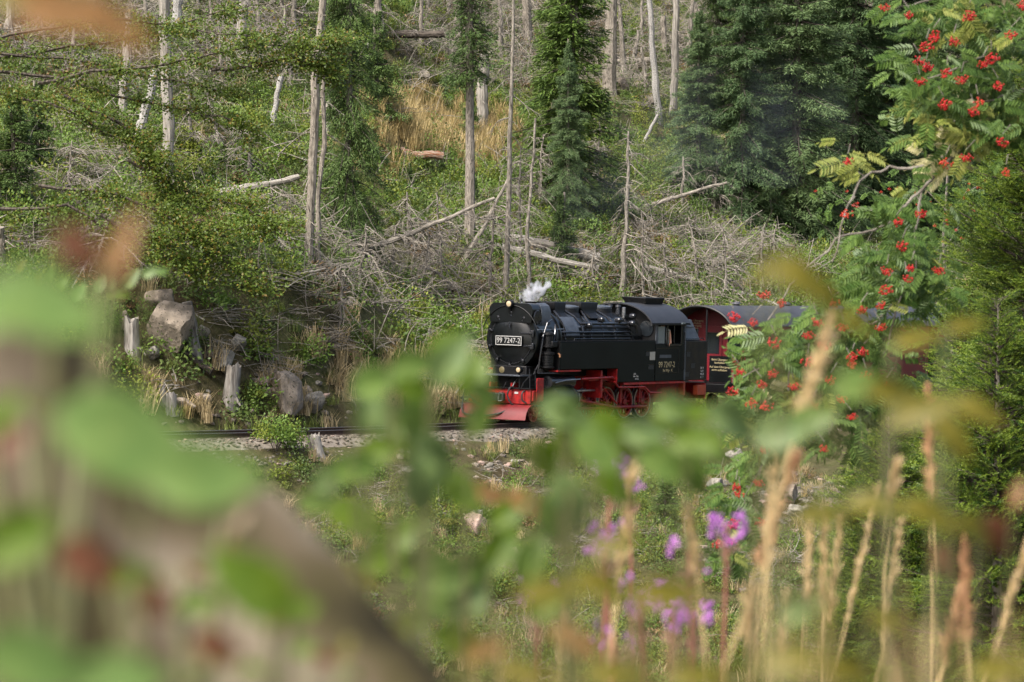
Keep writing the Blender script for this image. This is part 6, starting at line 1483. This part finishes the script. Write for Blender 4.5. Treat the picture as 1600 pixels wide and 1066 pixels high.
bank_plant("pair of long pale green blurred leaves across the bank", 60, 700, 1.12, [(205, 690, 260, -22, .5, 'lf_pale', 0), (325, 745, 200, 5, .4, 'lf_pale', .05)])
bank_plant("bright green blurred leaf on the left edge of the bank", -30, 900, 1.15, [(30, 835, 160, 40, .3, 'lf_green', 0), (5, 640, 80, 60, .3, 'lf_green', .1)])
bank_plant("vivid green oval leaf in the lower left, less blurred than the rest", 330, 1000, 1.42, [(392, 908, 170, 140, .3, 'lf_green', -.2), (310, 940, 70, 20, .4, 'lf_green', .05), (465, 955, 80, 25, .4, 'lf_green', .05), (210, 900, 90, 10, .4, 'lf_green', 0)])
bank_plant("pale blurred leaves along the bottom left edge", 100, 1100, 1.05, [(60, 1040, 200, -10, .6, 'lf_pale', 0), (190, 1060, 160, 10, .6, 'lf_pale', .03)])
bank_plant("dark red blurred stems and leaves on the bank", 150, 920, 1.25, [(140, 880, 120, -30, .3, 'lf_red', -.02), (240, 940, 90, -40, .4, 'lf_red', .03), (340, 1010, 90, -20, .3, 'lf_red', 0), (10, 690, 90, 30, .3, 'lf_red', 0)])
bank_plant("reddish-brown blurred leaves before the hillside at the left", -10, 560, 1.3, [(122, 388, 100, -50, .2, 'lf_red', 0), (190, 380, 110, 70, .2, 'lf_orange', .04), (180, 420, 80, -70, .2, 'lf_red', .06)])
BK = ['lf_green', 'lf_olive', 'lf_olive', 'lf_red', 'lf_orange', 'lf_olive', 'lf_dry', 'lf_dry']
for lb, cx, cy, rx, ry, n in (("low creeping brown and green leaves over the upper bank", 70, 650, 90, 60, 7), ("low creeping leaves over the middle of the bank", 260, 860, 190, 90, 13), ("low creeping leaves along the bottom of the bank", 420, 1010, 220, 60, 14), ("low creeping leaves at the left end of the bank", 60, 930, 100, 90, 7)):
    L = []
    for i in range(n):
        px, py = cx + rx * rnd.uniform(-1, 1), cy + ry * rnd.uniform(-1, 1)
        L.append((px, py, rnd.uniform(25, 60), rnd.uniform(-60, 80), rnd.uniform(.2, 1), BK[rnd.randrange(8)], rnd.uniform(-.05, .25)))
    bank_plant(lb, cx, cy + 40, 1.5, L)
# the orange leaf at the top hangs from a twig that comes in over the bank
tw = at(-260, -60, 1.25); t = thing("leafy_twig", "very blurred orange-brown leaf hanging into the top left corner", "twig", tw)
put("stem", G().tube([(0, 0, -1.5), (-.01, .02, -.7), (0, 0, 0), at(0, -30, 1.22) - tw, at(160, -20, 1.2) - tw], [.006, .005, .004, .003, .002], 6).mesh("stem", M['twig']), t)
for px, py, L, ang, kd in ((95, 15, 190, -8, 'lf_orange'), (175, 35, 150, -30, 'lf_orange'), (10, -20, 160, 10, 'lf_olive')):
    P = at(px, py, 1.2); l = L / F_PX * 1.2; a = R(ang); dirv = np.array((math.cos(a), 0, math.sin(a)))
    X = Vector(dirv).normalized(); Nn = Vector((.1, -1, .3)).normalized(); Yv = Nn.cross(X).normalized(); Zv = X.cross(Yv)
    put("leaf", LM[kd][0], t, P - dirv * l * .5 - tw, Matrix((X, Yv, Zv)).transposed().to_euler(), l)
# ------------------------------------------------------------------ steam from the chimney and thin smoke drifting back
def cloud(name, label, balls, dens, col, anis, nscale, lo, hi, seed):
    import bmesh
    bm = bmesh.new()
    C = np.array([b[:3] for b in balls]); c0 = C.mean(0)
    for x, y, z, r in balls: bmesh.ops.create_icosphere(bm, subdivisions=3, radius=r, matrix=Matrix.Translation(Vector((x, y, z)) - Vector(c0)))
    me = bpy.data.meshes.new(name); bm.to_mesh(me); bm.free()
    m = bpy.data.materials.new(name); m.use_nodes = True; n = m.node_tree; L = n.links.new
    n.nodes.remove(n.nodes["Principled BSDF"])
    v = n.nodes.new("ShaderNodeVolumePrincipled"); v.inputs["Color"].default_value = (*col, 1); v.inputs["Anisotropy"].default_value = anis
    tc = n.nodes.new("ShaderNodeTexCoord"); no = n.nodes.new("ShaderNodeTexNoise"); no.inputs["Scale"].default_value = nscale; no.inputs["Detail"].default_value = 4
    L(tc.outputs["Object"], no.inputs["Vector"])
    mr = n.nodes.new("ShaderNodeMapRange"); mr.inputs[1].default_value = lo; mr.inputs[2].default_value = hi; mr.inputs[3].default_value = 0; mr.inputs[4].default_value = dens
    L(no.outputs["Fac"], mr.inputs[0]); L(mr.outputs[0], v.inputs["Density"]); L(v.outputs[0], n.nodes["Material Output"].inputs["Volume"])
    me.materials.append(m)
    o = put(name, me, None, c0)
    rm = o.modifiers.new("merge", 'REMESH'); rm.mode = 'VOXEL'; rm.voxel_size = min(b[3] for b in balls) / 4
    return tag(o, label, kind="stuff")
ch = np.array(loco.matrix_basis @ Vector((-1.72, 0, 3.66)))
cl = lambda dx, dy, dz, r: (ch[0] + dx, ch[1] + dy, ch[2] + dz, r)
cloud("steam", "white puff of steam above the chimney", [cl(-.25, 0, .08, .19), cl(0, 0, .1, .2), cl(-.08, 0, .28, .23), cl(.18, .1, .32, .22), cl(-.28, 0, .2, .16), cl(.38, .2, .5, .19), cl(.05, .1, .5, .17)], 10, (.95, .96, 1), .2, 4.6, .46, .66, 1)
cloud("smoke", "thin bluish smoke drifting over the trees behind the engine", [cl(.6, .5, 1.2, .7), cl(1.2, 1.2, 2.2, 1.0), cl(2.0, 2.0, 3.4, 1.5), cl(3.6, 3.2, 4.6, 1.9), cl(5.6, 4.6, 5.2, 2.2), cl(8.0, 6.0, 5.6, 2.3)], .03, (.45, .5, .58), .2, .5, .42, .75, 2)
